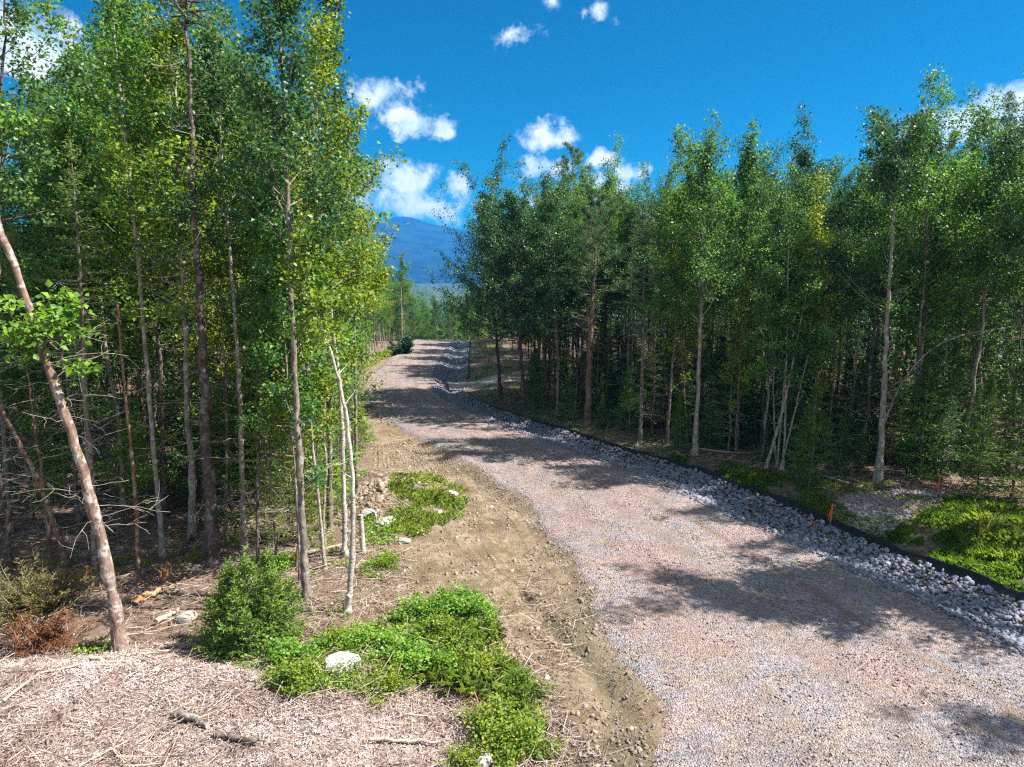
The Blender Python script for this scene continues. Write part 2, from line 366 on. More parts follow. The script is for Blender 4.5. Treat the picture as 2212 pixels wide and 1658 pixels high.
a_far = sst(95, 125, GY) + sst(45, 60, abs(GX))
link('ground', grid_mesh('ground', GX, GY, GZ, [M['ground']], dict(dirt=a_dirt, chips=a_chip, verge=a_verge, far=np.clip(a_far, 0, 1))))['kind'] = 'structure'

# gravel road: a sheet with an uneven edge, laid on the ground
yy = np.arange(-6, 128, .25); uu = np.linspace(0, 1, 110)
Lx = ROAD_L(yy) + .30 * vnoise(yy, yy * 0, .9, 21) + .25 * vnoise(yy, yy * 0, .35, 22) + .5 * vnoise(yy, yy * 0, 3, 24); Rx = DITCH_L(yy) + .30 * vnoise(yy, yy * 0, .6, 23)
RX = Lx[:, None] * (1 - uu) + Rx[:, None] * uu; RY = np.repeat(yy[:, None], len(uu), 1)
RZ = gz(RX, RY) + .035 + .022 * vnoise(RX, RY, .5, 31) - .04 * ((uu[None] < .02) | (uu[None] > .98)) + .0 * RX
# shallow wheel ruts along the road
rut = -.02 * np.exp(-((uu[None] - .55) / .025) ** 2) - .015 * np.exp(-((uu[None] - .3) / .03) ** 2)
wv_ = .012 * vnoise(RY, RY * 0, 4, 35)
lane = 1.0 * np.exp(-((uu[None] - .70 + wv_) / .018) ** 2) + .45 * np.exp(-((uu[None] - .46 + wv_) / .05) ** 2) + .45 * np.exp(-((uu[None] - .24 + wv_) / .05) ** 2)
link('road', grid_mesh('road', RX, RY, RZ + rut, [M['road']], dict(lane=lane)))['kind'] = 'structure'
# side path joining from the wood
sp = np.array([(-4.6, 50.5), (-2.6, 50.8), (0.5, 53.0), (3.5, 56.5), (8, 61)]); ts = np.linspace(0, 4, 30)
spx = np.interp(ts, range(5), sp[:, 0]); spy = np.interp(ts, range(5), sp[:, 1])
dvec = unit(np.stack([np.gradient(spx), np.gradient(spy)], -1)); nrm = np.stack([-dvec[:, 1], dvec[:, 0]], -1)
us = np.linspace(-1.7, 1.7, 9)
PX = spx[:, None] + nrm[:, :1] * us; PY = spy[:, None] + nrm[:, 1:] * us
link('path', grid_mesh('path', PX, PY, gz(PX, PY) + .05 - .06 * (abs(us)[None] > 1.5) + .22 * np.clip(1 - ((PX - (DITCH_L(PY) + DITCH_R(PY)) / 2) / ((DITCH_R(PY) - DITCH_L(PY)) / 2)) ** 2, 0, 1), [M['side']]))['kind'] = 'structure'
# tyre tracks pressed into the dirt shoulder
def track(pxs, wdt=.42, pitch=.115):
    P = np.array([on_ground(*p) for p in pxs]); s_ = np.r_[0, np.cumsum(np.linalg.norm(np.diff(P, axis=0), axis=1))]; m = int(s_[-1] / (pitch / 4)); u = np.linspace(0, s_[-1], m)
    C = np.stack([np.interp(u, s_, P[:, i]) for i in (0, 1)], -1)
    for _ in range(30): C[1:-1] = (C[:-2] + 2 * C[1:-1] + C[2:]) / 4
    T = unit(np.gradient(C, axis=0)); Nn = np.stack([-T[:, 1], T[:, 0]], -1); w = np.linspace(-1, 1, 13)
    TX = C[:, :1] + Nn[:, :1] * w * wdt / 2; TY = C[:, 1:] + Nn[:, 1:] * w * wdt / 2
    ph = u[:, None] / pitch + .9 * np.abs(w)[None]; lug = (np.sin(ph * 2 * np.pi) > .1) * .016 * (1 - w ** 4)[None]
    rim = .018 * np.exp(-((np.abs(w) - .86) / .10) ** 2)[None]; fade = np.clip(.6 + 1.6 * vnoise(TX, TY, .6, 301), .15, 1)
    TZ = gz(TX, TY) + .018 - .030 * np.clip(np.abs(w) - .5, 0, 1)[None] + lug * fade - .012 * (np.abs(w) == 1)[None]
    me = grid_mesh('tyre_track', TX, TY, TZ, [M['ground']], dict(dirt=np.ones_like(TX), chips=TX * 0, verge=TX * 0, far=TX * 0), smooth=False)
    link('tyre_track', me)['kind'] = 'structure'
track([(1000, 1010), (1040, 1095), (1052, 1170), (1090, 1235), (1160, 1290)]); track([(1085, 1090), (1130, 1150), (1175, 1215), (1225, 1270)])
track([(960, 1130), (1010, 1190), (1075, 1260), (1180, 1330)], .38)
# crushed stone pad on the verge
pad = [on_ground(*p, .35) for p in ((1800, 1085), (1840, 1065), (1900, 1062), (2030, 1062), (2050, 1080), (2010, 1095), (1960, 1120), (1900, 1135), (1830, 1120))]
pc = np.mean(pad, 0); th = np.linspace(0, 2 * np.pi, 49)
pr = np.array([np.hypot(*(p - pc)) for p in pad]); pa = np.array([math.atan2(*(p - pc)[::-1]) % (2 * np.pi) for p in pad]); o_ = np.argsort(pa)
prad = np.interp(th, np.r_[pa[o_] - 2 * np.pi, pa[o_], pa[o_] + 2 * np.pi], np.r_[pr[o_], pr[o_], pr[o_]]) + .3 * vnoise(th * 2, th * 0, .4, 77)
prad[-1] = prad[0]
rr = np.linspace(0, 1, 10)
PX = pc[0] + rr[:, None] * prad * np.cos(th); PY = pc[1] + rr[:, None] * prad * np.sin(th)
link('gravel_pad', grid_mesh('gravel_pad', PX, PY, gz(PX, PY) + .05 - .07 * (rr[:, None] == 1), [M['side']]))['kind'] = 'structure'

# ------------------------------------------------------------------ mountain and foothills
def mountain_material():
    k = new_mat('mountain_forest'); tc = k.n('ShaderNodeTexCoord').outputs['Object']
    n = k.noise(tc, .006, 7, .7)
    p = principled(k, k.mix(k.maprange(n, .46, .54), (0.003, 0.010, 0.014), (0.014, 0.027, 0.024)), .95, .05, k.noise(tc, .03, 5, .7), .5, 8)
    k.l(p.outputs[0], k.out.inputs[0]); return k.m_
MD = 4600.0
prof = [(-4000, 640), (200, 560), (560, 545), (700, 522), (790, 502), (830, 481), (868, 468), (890, 471), (930, 484), (985, 496), (1010, 497), (1060, 510), (1200, 535), (1500, 560), (2000, 585), (6000, 640)]
mx_ = np.array([at_depth(a, b, MD)[0] for a, b in prof]); mz_ = np.array([at_depth(a, b, MD)[2] for a, b in prof])
hx = np.linspace(-4200, 4200, 220); hy = np.linspace(2300, 6400, 90)
HX, HY = np.meshgrid(hx, hy)
fall = np.where(HY < MD, np.exp(-((MD - HY) / 900) ** 2), np.exp(-((HY - MD) / 900) ** 2))
HZ = -40 + (np.interp(HX, mx_, mz_) + 40) * fall + 22 * vnoise(HX, HY, 300, 41) * fall * (1 - fall) * 4 + 55 * np.exp(-((HY - 3300 - 250 * vnoise(HX, HY, 900, 43)) / 420) ** 2) * (1 + vnoise(HX, HY, 700, 44))
link('mountain', grid_mesh('mountain', HX, HY, HZ, [mountain_material()]))['kind'] = 'structure'

# ------------------------------------------------------------------ plant geometry
def leaves(g, C, n_each, spread, size, mat, rr, tint0=0.5, flat=0.8, up=0.9, tvar=0.22):
    C = np.repeat(np.asarray(C).reshape(-1, 3), n_each, 0); n = len(C)
    if n == 0: return
    P = C + rr.normal(size=(n, 3)) * spread * np.array([1, 1, flat])
    N = unit(rr.normal(size=(n, 3)) * .75 + np.array([0, 0, up])); D = unit(np.cross(N, unit(rr.normal(size=(n, 3))))); B = np.cross(N, D)
    L = size * rr.uniform(.65, 1.3, (n, 1)); w = L * rr.uniform(.36, .5, (n, 1))
    V = np.stack([P, P + D * L * .42 + B * w + N * L * .12, P + D * L - N * L * .1, P + D * L * .42 - B * w + N * L * .12], 1).reshape(-1, 3)
    i = np.arange(n)[:, None] * 4
    f = np.concatenate([i + np.array([0, 3, 2]), i + np.array([0, 2, 1])], 0)
    t = np.clip(tint0 + rr.normal(size=n) * tvar, 0, 1)
    g.add(V, f, mat, np.concatenate([t, t]))
def strips(g, P, D, L, w, mat, rr, tint0=0.5, tvar=.2):
    """thin needle sprays: pointed quads from P along D"""
    n = len(P)
    if n == 0: return
    N = unit(np.cross(D, unit(rr.normal(size=(n, 3)))));  L = np.asarray(L).reshape(-1, 1); w = np.asarray(w).reshape(-1, 1)
    V = np.stack([P, P + D * L * .45 + N * w, P + D * L, P + D * L * .45 - N * w], 1).reshape(-1, 3)
    g.add(V, np.arange(n)[:, None] * 4 + np.arange(4), mat, np.clip(tint0 + rr.normal(size=n) * tvar, 0, 1))

def sp_at(spine, t):
    s = np.asarray(t) * (len(spine) - 1); i = np.clip(s.astype(int) if hasattr(s, 'astype') else int(s), 0, len(spine) - 2); f = s - i
    if np.ndim(t): return spine[i] * (1 - f)[:, None] + spine[i + 1] * f[:, None]
    return spine[i] * (1 - f) + spine[i + 1] * f
def limb(p0, az, el, L, rr, k=5, curve=0.0, wig=.12):
    """points of a branch: starts at azimuth/elevation and bends up (curve>0) or down"""
    P = [np.array(p0, float)]; st = L / (k - 1)
    for i in range(k - 1):
        e = el + curve * i / (k - 1); a = az + rr.normal() * wig; e += rr.normal() * wig * .7
        P.append(P[-1] + st * np.array([math.cos(a) * math.cos(e), math.sin(a) * math.cos(e), math.sin(e)]))
    return np.array(P)
def straight_spine(H, rr, wander=.12, lean=(0, 0), n=14):
    z = np.linspace(0, H, n); s = np.zeros((n, 3)); s[:, 2] = z
    s[1:, :2] = np.cumsum(rr.normal(size=(n - 1, 2)) * wander * H / 14 / 2, 0); s[:, 0] += lean[0] * z; s[:, 1] += lean[1] * z
    return s
def trunk_geo(spine, r0, r1, n=9, flare=True):
    g = Geo(); m = len(spine); t = np.linspace(0, 1, m); r = r0 + (r1 - r0) * t ** .85
    sp = np.concatenate([[spine[0] - (spine[1] - spine[0]) * .12], spine[:1], sp_at(spine, np.array([.02, .05])), spine[1:]])
    rad = np.concatenate([[r0 * 1.7, r0 * 1.45, r0 * 1.15, r0 * 1.02], r[1:]]) if flare else np.concatenate([[r0] * 4, r[1:]])
    sp2 = sp_at(sp, np.linspace(0, 1, len(sp) * 3)); rad2 = np.interp(np.linspace(0, 1, len(sp) * 3), np.linspace(0, 1, len(sp)), rad)
    q = np.random.default_rng(int(abs(sp.sum()) * 1e4) % 99991); rad2 = rad2 * (1 + .10 * q.normal(size=len(rad2)) * (np.arange(len(rad2)) > 3)); sp2[4:, :2] += q.normal(size=(len(sp2) - 4, 2)) * r0 * .12
    tube(g, sp2, np.maximum(rad2, .004), n); return g
def hardwood(spine, r0, rr, cf=.45, R=1.8, nb=46, leafmat='leaf', bark='bark_grey', per=10, lsize=.098, upright=0.0, tint=.5, low=4, rtop=.012, prof=None, spread=.17, low_len=.6):
    """trunk mesh with its limbs, crown mesh of leaves"""
    g = trunk_geo(spine, r0, rtop); c = Geo(); C = []
    azm = rr.random() * 6
    for i in range(nb):
        q = (i + rr.random()) / nb; t = cf + (.99 - cf) * q
        L = R * (prof(q) if prof else (.55 + .45 * math.sin(math.pi * min(1, (q + .12) / .75) ** .8) if q < .6 else max(.16, 1.62 - 1.55 * q)))
        L *= rr.uniform(.4, 1.3); e = R_(18) + R_(38) * q + upright * R_(28) + rr.normal() * .2; azm += 2.4 + rr.normal() * .5
        if rr.random() < .14: L = max(L, R * .7) * rr.uniform(1.1, 1.5); e += .15
        P = limb(sp_at(spine, t), azm, e, L, rr, 5, .35)
        rb = max(.008, .42 * (r0 + (rtop - r0) * t)); tube(g, P, np.linspace(rb, .004, 5), 4, cap=False)
        fl = min(1.15, L / R * 1.25); ns = max(1, int(round(5 * fl))); C.append(sp_at(P, rr.uniform(.4, 1, max(2, int(5 * fl)))))
        for s in range(ns):
            b = .3 + .65 * (s + rr.random()) / ns; side = 1 if s % 2 else -1
            Q = limb(sp_at(P, b), azm + side * rr.uniform(.5, 1.1), e + rr.normal() * .3, L * rr.uniform(.3, .55) * (1.15 - b * .5), rr, 3, .2)
            tube(g, Q, np.linspace(.007, .003, 3), 3, cap=False); C.append(sp_at(Q, rr.uniform(.35, 1.05, 4)))
    for i in range(low):                                        # sparse living or bare side shoots under the crown
        t = rr.uniform(.18, cf); P = limb(sp_at(spine, t), rr.random() * 6.3, rr.uniform(.1, .9), low_len * R * rr.uniform(.5, 1.2), rr, 5, .3)
        tube(g, P, np.linspace(.014, .004, 5), 4, cap=False)
        if rr.random() < .6: C.append(sp_at(P, rr.uniform(.4, 1, 5)))
    C = np.concatenate(C); t0 = tint + .22 * vnoise(C[:, 0] * 1.0 + C[:, 2], C[:, 1] + C[:, 2], .8, 3)
    for part in range(3):                                       # clumps differ in tone as leaves differ in age
        leaves(c, C[part::3], per, spread * .85, lsize, 0, rr, tint + (-.2, 0, .24)[part])
    return g, c
def spray_branch(c, P, rr, needle, tint, step=.055, tl=.30, dens=4, flat=.25):
    L = np.linalg.norm(np.diff(P, axis=0), axis=1).sum(); n = max(4, int(L / step))
    s = np.linspace(.12, 1.0, n); B = sp_at(P, s); T = unit(sp_at(P, np.clip(s + .05, 0, 1)) - sp_at(P, np.clip(s - .05, 0, 1)))
    side = unit(np.cross(T, np.array([0, 0, 1.0]))); sg = np.where(np.arange(n) % 2, 1, -1)[:, None]
    D = unit(T * .75 + side * sg * .9 + rr.normal(size=(n, 3)) * np.array([.15, .15, flat]) - np.array([0, 0, .12]))
    ln = tl * (1.1 - .75 * s) * rr.uniform(.6, 1.2, n) * min(1, L / .8 + .25)
    m = dens; u = (np.arange(m) + .5) / m                       # short needle tufts along each twig
    Pt = B[:, None] + D[:, None] * (ln[:, None, None] * u[None, :, None]); Dt = unit(D[:, None] + rr.normal(size=(n, m, 3)) * .55)
    strips(c, Pt.reshape(-1, 3), Dt.reshape(-1, 3), np.full(n * m, .085) * rr.uniform(.7, 1.3, n * m) * (needle / .085), np.full(n * m, .011) * (needle / .085), 0, rr, tint)
    strips(c, B, D, ln, np.full(n, .012), 0, rr, tint - .1)
def dead_branches(g, spine, t0, t1, n, rr, L=1.0, drop=.0, r=.007):
    for i in range(n):
        t = rr.uniform(t0, t1); az = rr.random() * 6.3; l = L * rr.uniform(.35, 1.3)
        P = limb(sp_at(spine, t), az, rr.normal() * .25 + drop, l, rr, 6, rr.choice([-.7, .5, -.2]), .18)
        tube(g, P, np.linspace(r, .0038, 6), 3, cap=False)
        for s in range(rr.integers(1, 5)):
            Q = limb(sp_at(P, rr.uniform(.3, .9)), az + rr.choice([-1, 1]) * rr.uniform(.4, 1.0), rr.normal() * .4, l * rr.uniform(.2, .5), rr, 4, rr.normal() * .5, .2)
            tube(g, Q, np.linspace(.005, .003, 4), 3, cap=False)
def conifer(spine, r0, rr, cf=.5, R=1.3, whorl=.36, nbw=5, tint=.4, needle=.085, dens=4, step=.055, tl=.3, droop=-.12, dead=50, deadL=1.0, shape=.85):
    H = spine[-1, 2] - spine[0, 2]
    g = trunk_geo(spine, r0, .01); c = Geo(); d = Geo()
    z = cf * H; az = 0
    while z < H * .985:
        q = max(0.0, (z / H - cf) / (1 - cf)); Lq = R * max(.1, (1 - q)) ** shape * (1 if q > .12 else .6 + q * 3.3)
        for j in range(nbw):
            az += 6.283 / nbw + rr.normal() * .35; L = Lq * rr.uniform(.6, 1.15)
            P = limb(sp_at(spine, min(1, z / H + rr.normal() * .008)), az, droop + .75 * q ** 1.5 + rr.normal() * .1, L, rr, 5, .22, .08)
            tube(g, P, np.linspace(max(.004, .3 * r0 * (1 - q)), .003, 5), 3, cap=False)
            spray_branch(c, P, rr, needle, tint + rr.normal() * .12, step, tl, dens)
        z += whorl * (1.1 - .5 * q)
    spray_branch(c, sp_at(spine, np.linspace(.95, 1, 4)) + np.array([[0, 0, 0], [0, 0, .05], [0, 0, .1], [0, 0, .25]]), rr, needle, tint, .03, .12, 3)
    if dead: dead_branches(d, spine, .10, cf + .1, dead, rr, deadL)
    return g, c, d
def pine(spine, r0, rr, cf=.45, R=2.2, nb=44, tint=.45):
    g = trunk_geo(spine, r0, .015); c = Geo(); d = Geo(); az = 0
    for i in range(nb):
        q = (i + rr.random()) / nb; t = cf + (.985 - cf) * q; L = R * (1.05 - .75 * q ** 1.3) * rr.uniform(.6, 1.2); az += 2.4 + rr.normal() * .4
        P = limb(sp_at(spine, t), az, .05 + .55 * q + rr.normal() * .12, L, rr, 5, .45, .1); tube(g, P, np.linspace(.3 * r0 * (1.1 - t), .005, 5), 4, cap=False)
        tips = [sp_at(P, rr.uniform(.45, 1, 7))]
        for s in range(6):
            Q = limb(sp_at(P, rr.uniform(.3, .95)), az + rr.choice([-1, 1]) * rr.uniform(.4, .9), .35 + rr.normal() * .2, L * rr.uniform(.25, .45), rr, 3, .4); tube(g, Q, np.linspace(.006, .003, 3), 3, cap=False)
            tips.append(sp_at(Q, rr.uniform(.4, 1, 4)))
        T = np.concatenate(tips); T = np.repeat(T, 14, 0) + rr.normal(size=(len(T) * 14, 3)) * .05; n = len(T)
        strips(c, T, unit(rr.normal(size=(n, 3)) + np.array([0, 0, .75])), rr.uniform(.09, .17, n), np.full(n, .010), 0, rr, tint + rr.normal() * .1)
    dead_branches(d, spine, .2, cf + .05, 26, rr, 1.1)
    return g, c, d

# ------------------------------------------------------------------ trees as things: Empty > trunk, dead_branch, crown
def build_tree(name, parts, bark, leafmat, loc, extra_stems=()):
    root = empty(name, loc)
    g, c = parts[0], parts[1]; d = parts[2] if len(parts) > 2 else None
    if d is not None and d.nv: g.f += [(f + g.nv, 1, t) for f, m, t in d.f]; g.v += d.v; g.nv += d.nv
    link('trunk', g.mesh(name + '_trunk', [M[bark], M['twig']], True), root)
    for e in extra_stems: link('trunk', e.mesh(name + '_trunk', [M[bark]], True), root)
    if c is not None and c.nv: link('crown', c.mesh(name + '_crown', [M[leafmat]]), root)
    return root
def copy_tree(src, name=None):
    r = src.copy(); COL.objects.link(r)
    if name: r.name = name
    for ch in src.children:
        c = ch.copy(); COL.objects.link(c); c.parent = r
    return r
def px_spine(px, Y, top=None, n=14, jitter=.05, rr=None, lean_y=0.0):
    """spine (local to its base) through pixels of the photograph, all standing at distance Y"""
    W3 = np.array([at_depth(a, b, Y) for a, b in px]); W3[0, 2] = hz(W3[0, 0], Y)
    s = np.r_[0, np.cumsum(np.linalg.norm(np.diff(W3, axis=0), axis=1))]; u = np.linspace(0, s[-1], n)
    # smooth through a cubic-ish resample
    P = np.stack([np.interp(u, s, W3[:, i]) for i in range(3)], -1)
    for _ in range(2): P[1:-1] = (P[:-2] + 2 * P[1:-1] + P[2:]) / 4
    if rr is not None: P[1:, :2] += np.cumsum(rr.normal(size=(n - 1, 2)) * jitter * .35, 0) * np.linspace(.3, 1, n - 1)[:, None]
    P[:, 1] += lean_y * (P[:, 2] - P[0, 2])
    return P - P[0], tuple(P[0])

exec_heroes = []
def hero(name, label, cat, px, r0, kind, group=None, Y=None, rr_seed=0, bark='bark_grey', leaf='leaf', n=14, deadn=0, dead_rng=(.1, .6), deadL=1.0, **kw):
    rr = np.random.default_rng(1000 + rr_seed)
    if Y is None: Y = float(on_ground(*px[0])[1])
    sp, loc = px_spine(px, Y, rr=rr, n=n)
    if kind == 'hard': parts = list(hardwood(sp, r0, rr, **kw)) + [None]
    elif kind == 'conifer': parts = list(conifer(sp, r0, rr, **kw))
    elif kind == 'pine': parts = list(pine(sp, r0, rr, **kw))
    elif kind == 'bare':
        parts = [trunk_geo(sp, r0, kw.get('rtop', .02)), None, None]
    if deadn:
        if parts[2] is None: parts[2] = Geo()
        dead_branches(parts[2], sp, dead_rng[0], dead_rng[1], deadn, rr, deadL)
    root = build_tree(name, parts, bark, leaf, loc); tag(root, label, cat, group)
    exec_heroes.append((loc[0], loc[1])); return root, sp, loc

GL = 'trunks along the sunlit wood edge'; GR = 'trunks along the shaded wood edge'
h1, sp1, _ = hero('maple_tree', 'thick trunk leaning steeply outward above the wood-chip bank, leafy tufts halfway up', 'tree', [(262, 1395), (228, 1180), (165, 960), (95, 760), (0, 500), (-70, 330), (-120, 180)], .14, 'hard', GL, rr_seed=1, cf=.9, R=1.2, nb=10, low=0, bark='bark_lichen', leaf='leaf', rtop=.05, deadn=30, dead_rng=(.22, .6), deadL=1.3)
rr = np.random.default_rng(5); g = Geo(); t_ = Geo()
for i in range(12):
    t = rr.uniform(.52, .66); P = limb(sp_at(sp1, t), rr.uniform(-1.8, 1.2), rr.uniform(-.2, .7), rr.uniform(.6, 1.3), rr, 5, .1); tube(t_, P, np.linspace(.012, .004, 5), 4)
    leaves(g, sp_at(P, rr.uniform(.3, 1, 9)), 7, .13, .14, 0, rr, .62)
link('branch', t_.mesh('branch', [M['bark_grey']]), h1); link('foliage', g.mesh('foliage', [M['leaf_bush']]), h1)
hero('spruce_tree', 'tall dark straight spruce trunk with peeling reddish bark, thickest upright stem by the clearing', 'tree', [(460, 1210), (444, 900), (424, 500), (410, 150), (402, -60), (398, -170)], .205, 'conifer', GL, rr_seed=2, bark='bark_dark', leaf='needle', cf=.86, R=1.2, dead=90, deadL=1.5)
hero('maple_tree', 'slim pale forked maple reaching high between the dark spruce and the leaning trunk', 'tree', [(352, 1190), (331, 950), (311, 720), (291, 480), (268, 250), (250, 50), (243, -60)], .085, 'hard', GL, rr_seed=3, bark='bark_pale', cf=.74, R=1.1, nb=20, low=10, low_len=1.3, rtop=.018, tint=.55, per=7)
hero('dead_tree', 'thin reddish broken-topped pole just beside the leaning trunk', 'tree', [(300, 1255), (287, 1000), (266, 850), (250, 655)], .055, 'bare', GL, rr_seed=4, bark='bark_red', deadn=16, dead_rng=(.2, 1), deadL=.9, rtop=.03)
hero('maple_tree', 'tall dark-stemmed maple forking high, standing just behind the round fir bush', 'tree', [(662, 1292), (646, 1000), (632, 640), (622, 300), (612, 100), (606, -60), (602, -150)], .105, 'hard', GL, rr_seed=5, bark='bark_grey', leaf='leaf_dark', cf=.52, R=1.8, nb=44, low=9, tint=.5, upright=.6, rtop=.02)
hero('birch_tree', 'white birch bending over in an arc at the corner of the clearing', 'tree', [(750, 1326), (761, 1190), (762, 1080), (755, 950), (738, 850), (702, 715), (668, 655), (640, 595), (618, 560)], .08, 'hard', GL, rr_seed=6, bark='bark_birch', leaf='leaf_lime', cf=.74, R=1.0, nb=14, low=5, rtop=.015, per=6, n=18)
hero('spruce_tree', 'grey-barked straight trunk with dead twigs seen behind the leaning trunk', 'tree', [(208, 1250), (200, 1060), (186, 800), (170, 560), (155, 300)], .085, 'conifer', GL, rr_seed=7, bark='bark_grey', leaf='needle_olive', cf=.62, R=1.2, dead=70, deadL=1.3)
hero('maple_tree', 'reddish trunk slanting away toward the frame edge below the leafy tufts', 'tree', [(152, 1235), (102, 1080), (32, 930), (-40, 790), (-100, 600)], .095, 'hard', GL, rr_seed=8, bark='bark_red', cf=.8, R=1.2, nb=14, low=3, deadn=40, dead_rng=(.1, .7), deadL=1.2)
hero('spruce_tree', 'thin rust-coloured pole standing between the two slanting trunks', 'tree', [(108, 1190), (95, 1060), (62, 880), (40, 700), (20, 500)], .06, 'conifer', GL, rr_seed=9, bark='bark_red', leaf='needle_olive', cf=.7, R=.8, dead=60, deadL=1.2)
hero('maple_tree', 'pale straight trunk next after the dark spruce toward the road', 'tree', [(528, 1180), (525, 1000), (513, 700), (486, 400), (470, 250), (458, 60)], .09, 'hard', GL, rr_seed=10, bark='bark_pale', leaf='leaf_dark', cf=.6, R=1.7, nb=40, low=4, deadn=24)
hero('spruce_tree', 'slender dark pole rising right behind the fir bush with olive needles', 'tree', [(556, 1238), (557, 1000), (554, 640), (546, 420)], .045, 'conifer', GL, rr_seed=11, bark='bark_dark', leaf='needle_olive', cf=.35, R=.75, dead=24, deadL=.8)
hero('maple_tree', 'thin pale stem curving up behind the dark-stemmed maple', 'tree', [(702, 1232), (690, 1100), (668, 850), (628, 640), (598, 500), (585, 330)], .05, 'hard', GL, rr_seed=12, bark='bark_pale', leaf='leaf', cf=.6, R=1.1, nb=24, low=5)
hero('birch_tree', 'upright light-barked stem directly behind the arching white birch', 'tree', [(745, 1205), (742, 1000), (736, 860), (708, 600), (692, 430), (684, 200), (690, 60)], .075, 'hard', GL, rr_seed=13, bark='bark_birch', leaf='leaf_lime', cf=.52, R=1.8, nb=42, low=3, tint=.5)
hero('maple_tree', 'bright yellow-green maple leaning its crown out over the dirt shoulder', 'tree', [(772, 1080), (768, 900), (765, 700), (758, 540), (745, 400), (735, 300)], .075, 'hard', GL, rr_seed=14, bark='bark_grey', leaf='leaf_lime', cf=.50, R=1.5, nb=46, low=4, tint=.5)
hero('maple_tree', 'tall maple with airy upright top tips, topmost crown against open sky by the road', 'tree', [(712, 1150), (715, 900), (705, 600), (700, 350), (712, 150), (725, -10), (735, -80)], .09, 'hard', GL, rr_seed=15, bark='bark_grey', leaf='leaf_dark', cf=.45, R=1.7, nb=46, low=4, upright=.5)
hero('pine_tree', 'grey pole cut by the frame edge beside the reddish slanting trunk', 'tree', [(22, 1140), (10, 960), (-4, 800), (-25, 500), (-40, 200)], .085, 'conifer', GL, rr_seed=16, bark='bark_grey', leaf='needle_olive', cf=.55, R=1.3, dead=50, deadL=1.3)
hero('maple_tree', 'rough dark trunk at the frame edge whose leafy bough hangs into the sky', 'tree', [(-40, 1290), (-20, 900), (5, 400), (14, 150), (20, -80)], .13, 'hard', GL, Y=16.5, rr_seed=17, bark='bark_dark', leaf='leaf_dark', cf=.62, R=2.3, nb=36, low=2, upright=-.3)
hero('dead_tree', 'bare broken pole standing alone far down the sunlit road edge', 'tree', [(868, 752), (867, 700), (866, 618)], .10, 'bare', GL, rr_seed=18, bark='bark_grey', deadn=6, rtop=.05, Y=70)
# shaded side
hr1, spr1, _ = hero('maple_tree', 'tall mostly bare maple with a small umbrella crown rising beside the stone pad', 'tree', [(1896, 1061), (1912, 820), (1925, 600), (1940, 420), (1946, 350), (1950, 300)], .135, 'hard', GR, rr_seed=21, bark='bark_pale', leaf='leaf_dark', cf=.84, R=1.5, nb=26, low=11, low_len=1.6, rtop=.02, tint=.35, prof=lambda q: .8 + .2 * q, upright=-.35)
hero('dead_tree', 'bent bare sapling arching from the foot of the umbrella-crowned maple', 'tree', [(1886, 1060), (1903, 930), (1950, 812), (2020, 742), (2105, 714), (2205, 706)], .05, 'bare', GR, rr_seed=22, bark='bark_pale', rtop=.012, deadn=7, dead_rng=(.5, .95), deadL=1.3, n=18)
rr = np.random.default_rng(23); Yc = 26.8
sA, locA = px_spine([(1652, 1040), (1692, 880), (1740, 630), (1770, 520)], Yc, rr=rr)
stems = []
for pth in ([(1676, 1042), (1694, 830), (1706, 560), (1700, 400)], [(1690, 1040), (1698, 850), (1712, 640)], [(1684, 1040), (1730, 830), (1762, 700)]):
    s2, l2 = px_spine(pth, Yc + rr.normal() * .3, rr=rr); e, c2 = hardwood(s2 + np.array(l2) - np.array(locA), .05, rr, cf=.6, R=.9, nb=14, low=2, per=6); stems.append((e, c2))
gA, cA = hardwood(sA, .06, rr, cf=.5, R=1.0, nb=18, low=3)
for e, c2 in stems: cA.v += c2.v; cA.f += [(f + cA.nv, m, t) for f, m, t in c2.f]; cA.nv += c2.nv
tag(build_tree('birch_clump', (gA, cA), 'bark_pale', 'leaf', locA, [e for e, _ in stems]), 'clump of four slim pale stems sprouting from one foot behind the silt fence', 'tree', GR); exec_heroes.append(locA[:2])
hero('maple_tree', 'smooth pale trunk with spired crown rising straight from behind the silt fence', 'tree', [(1500, 1000), (1507, 850), (1515, 640), (1521, 480), (1527, 300)], .115, 'hard', GR, rr_seed=24, bark='bark_pale', cf=.42, R=2.1, nb=60, low=4, upright=.5, tint=.6)
hero('pine_tree', 'stout reddish pine trunk, thickest on the shaded side of the road', 'tree', [(1270, 926), (1275, 780), (1283, 640), (1290, 500), (1296, 420)], .20, 'pine', GR, rr_seed=25, bark='bark_red', leaf='needle', cf=.55, R=2.0)
hero('maple_tree', 'slim brown stem leaning slightly beside the smooth pale spired trunk', 'tree', [(1440, 976), (1450, 820), (1464, 660), (1476, 470), (1480, 400)], .075, 'hard', GR, rr_seed=26, bark='bark_grey', cf=.42, R=2.2, nb=56, low=5, tint=.6)
hero('spruce_tree', 'spruce with bare twiggy lower trunk between stout pine and leaning brown stem', 'tree', [(1383, 968), (1388, 760), (1394, 560), (1398, 365)], .095, 'conifer', GR, rr_seed=27, bark='bark_grey', leaf='needle', cf=.42, R=1.4, dead=60, deadL=1.2)
hero('maple_tree', 'maple with thin spiky tip standing one gap beyond the smooth pale trunk', 'tree', [(1590, 985), (1598, 780), (1610, 520), (1621, 300)], .085, 'hard', GR, rr_seed=28, bark='bark_grey', cf=.40, R=2.0, nb=58, low=5, upright=.6, tint=.6)
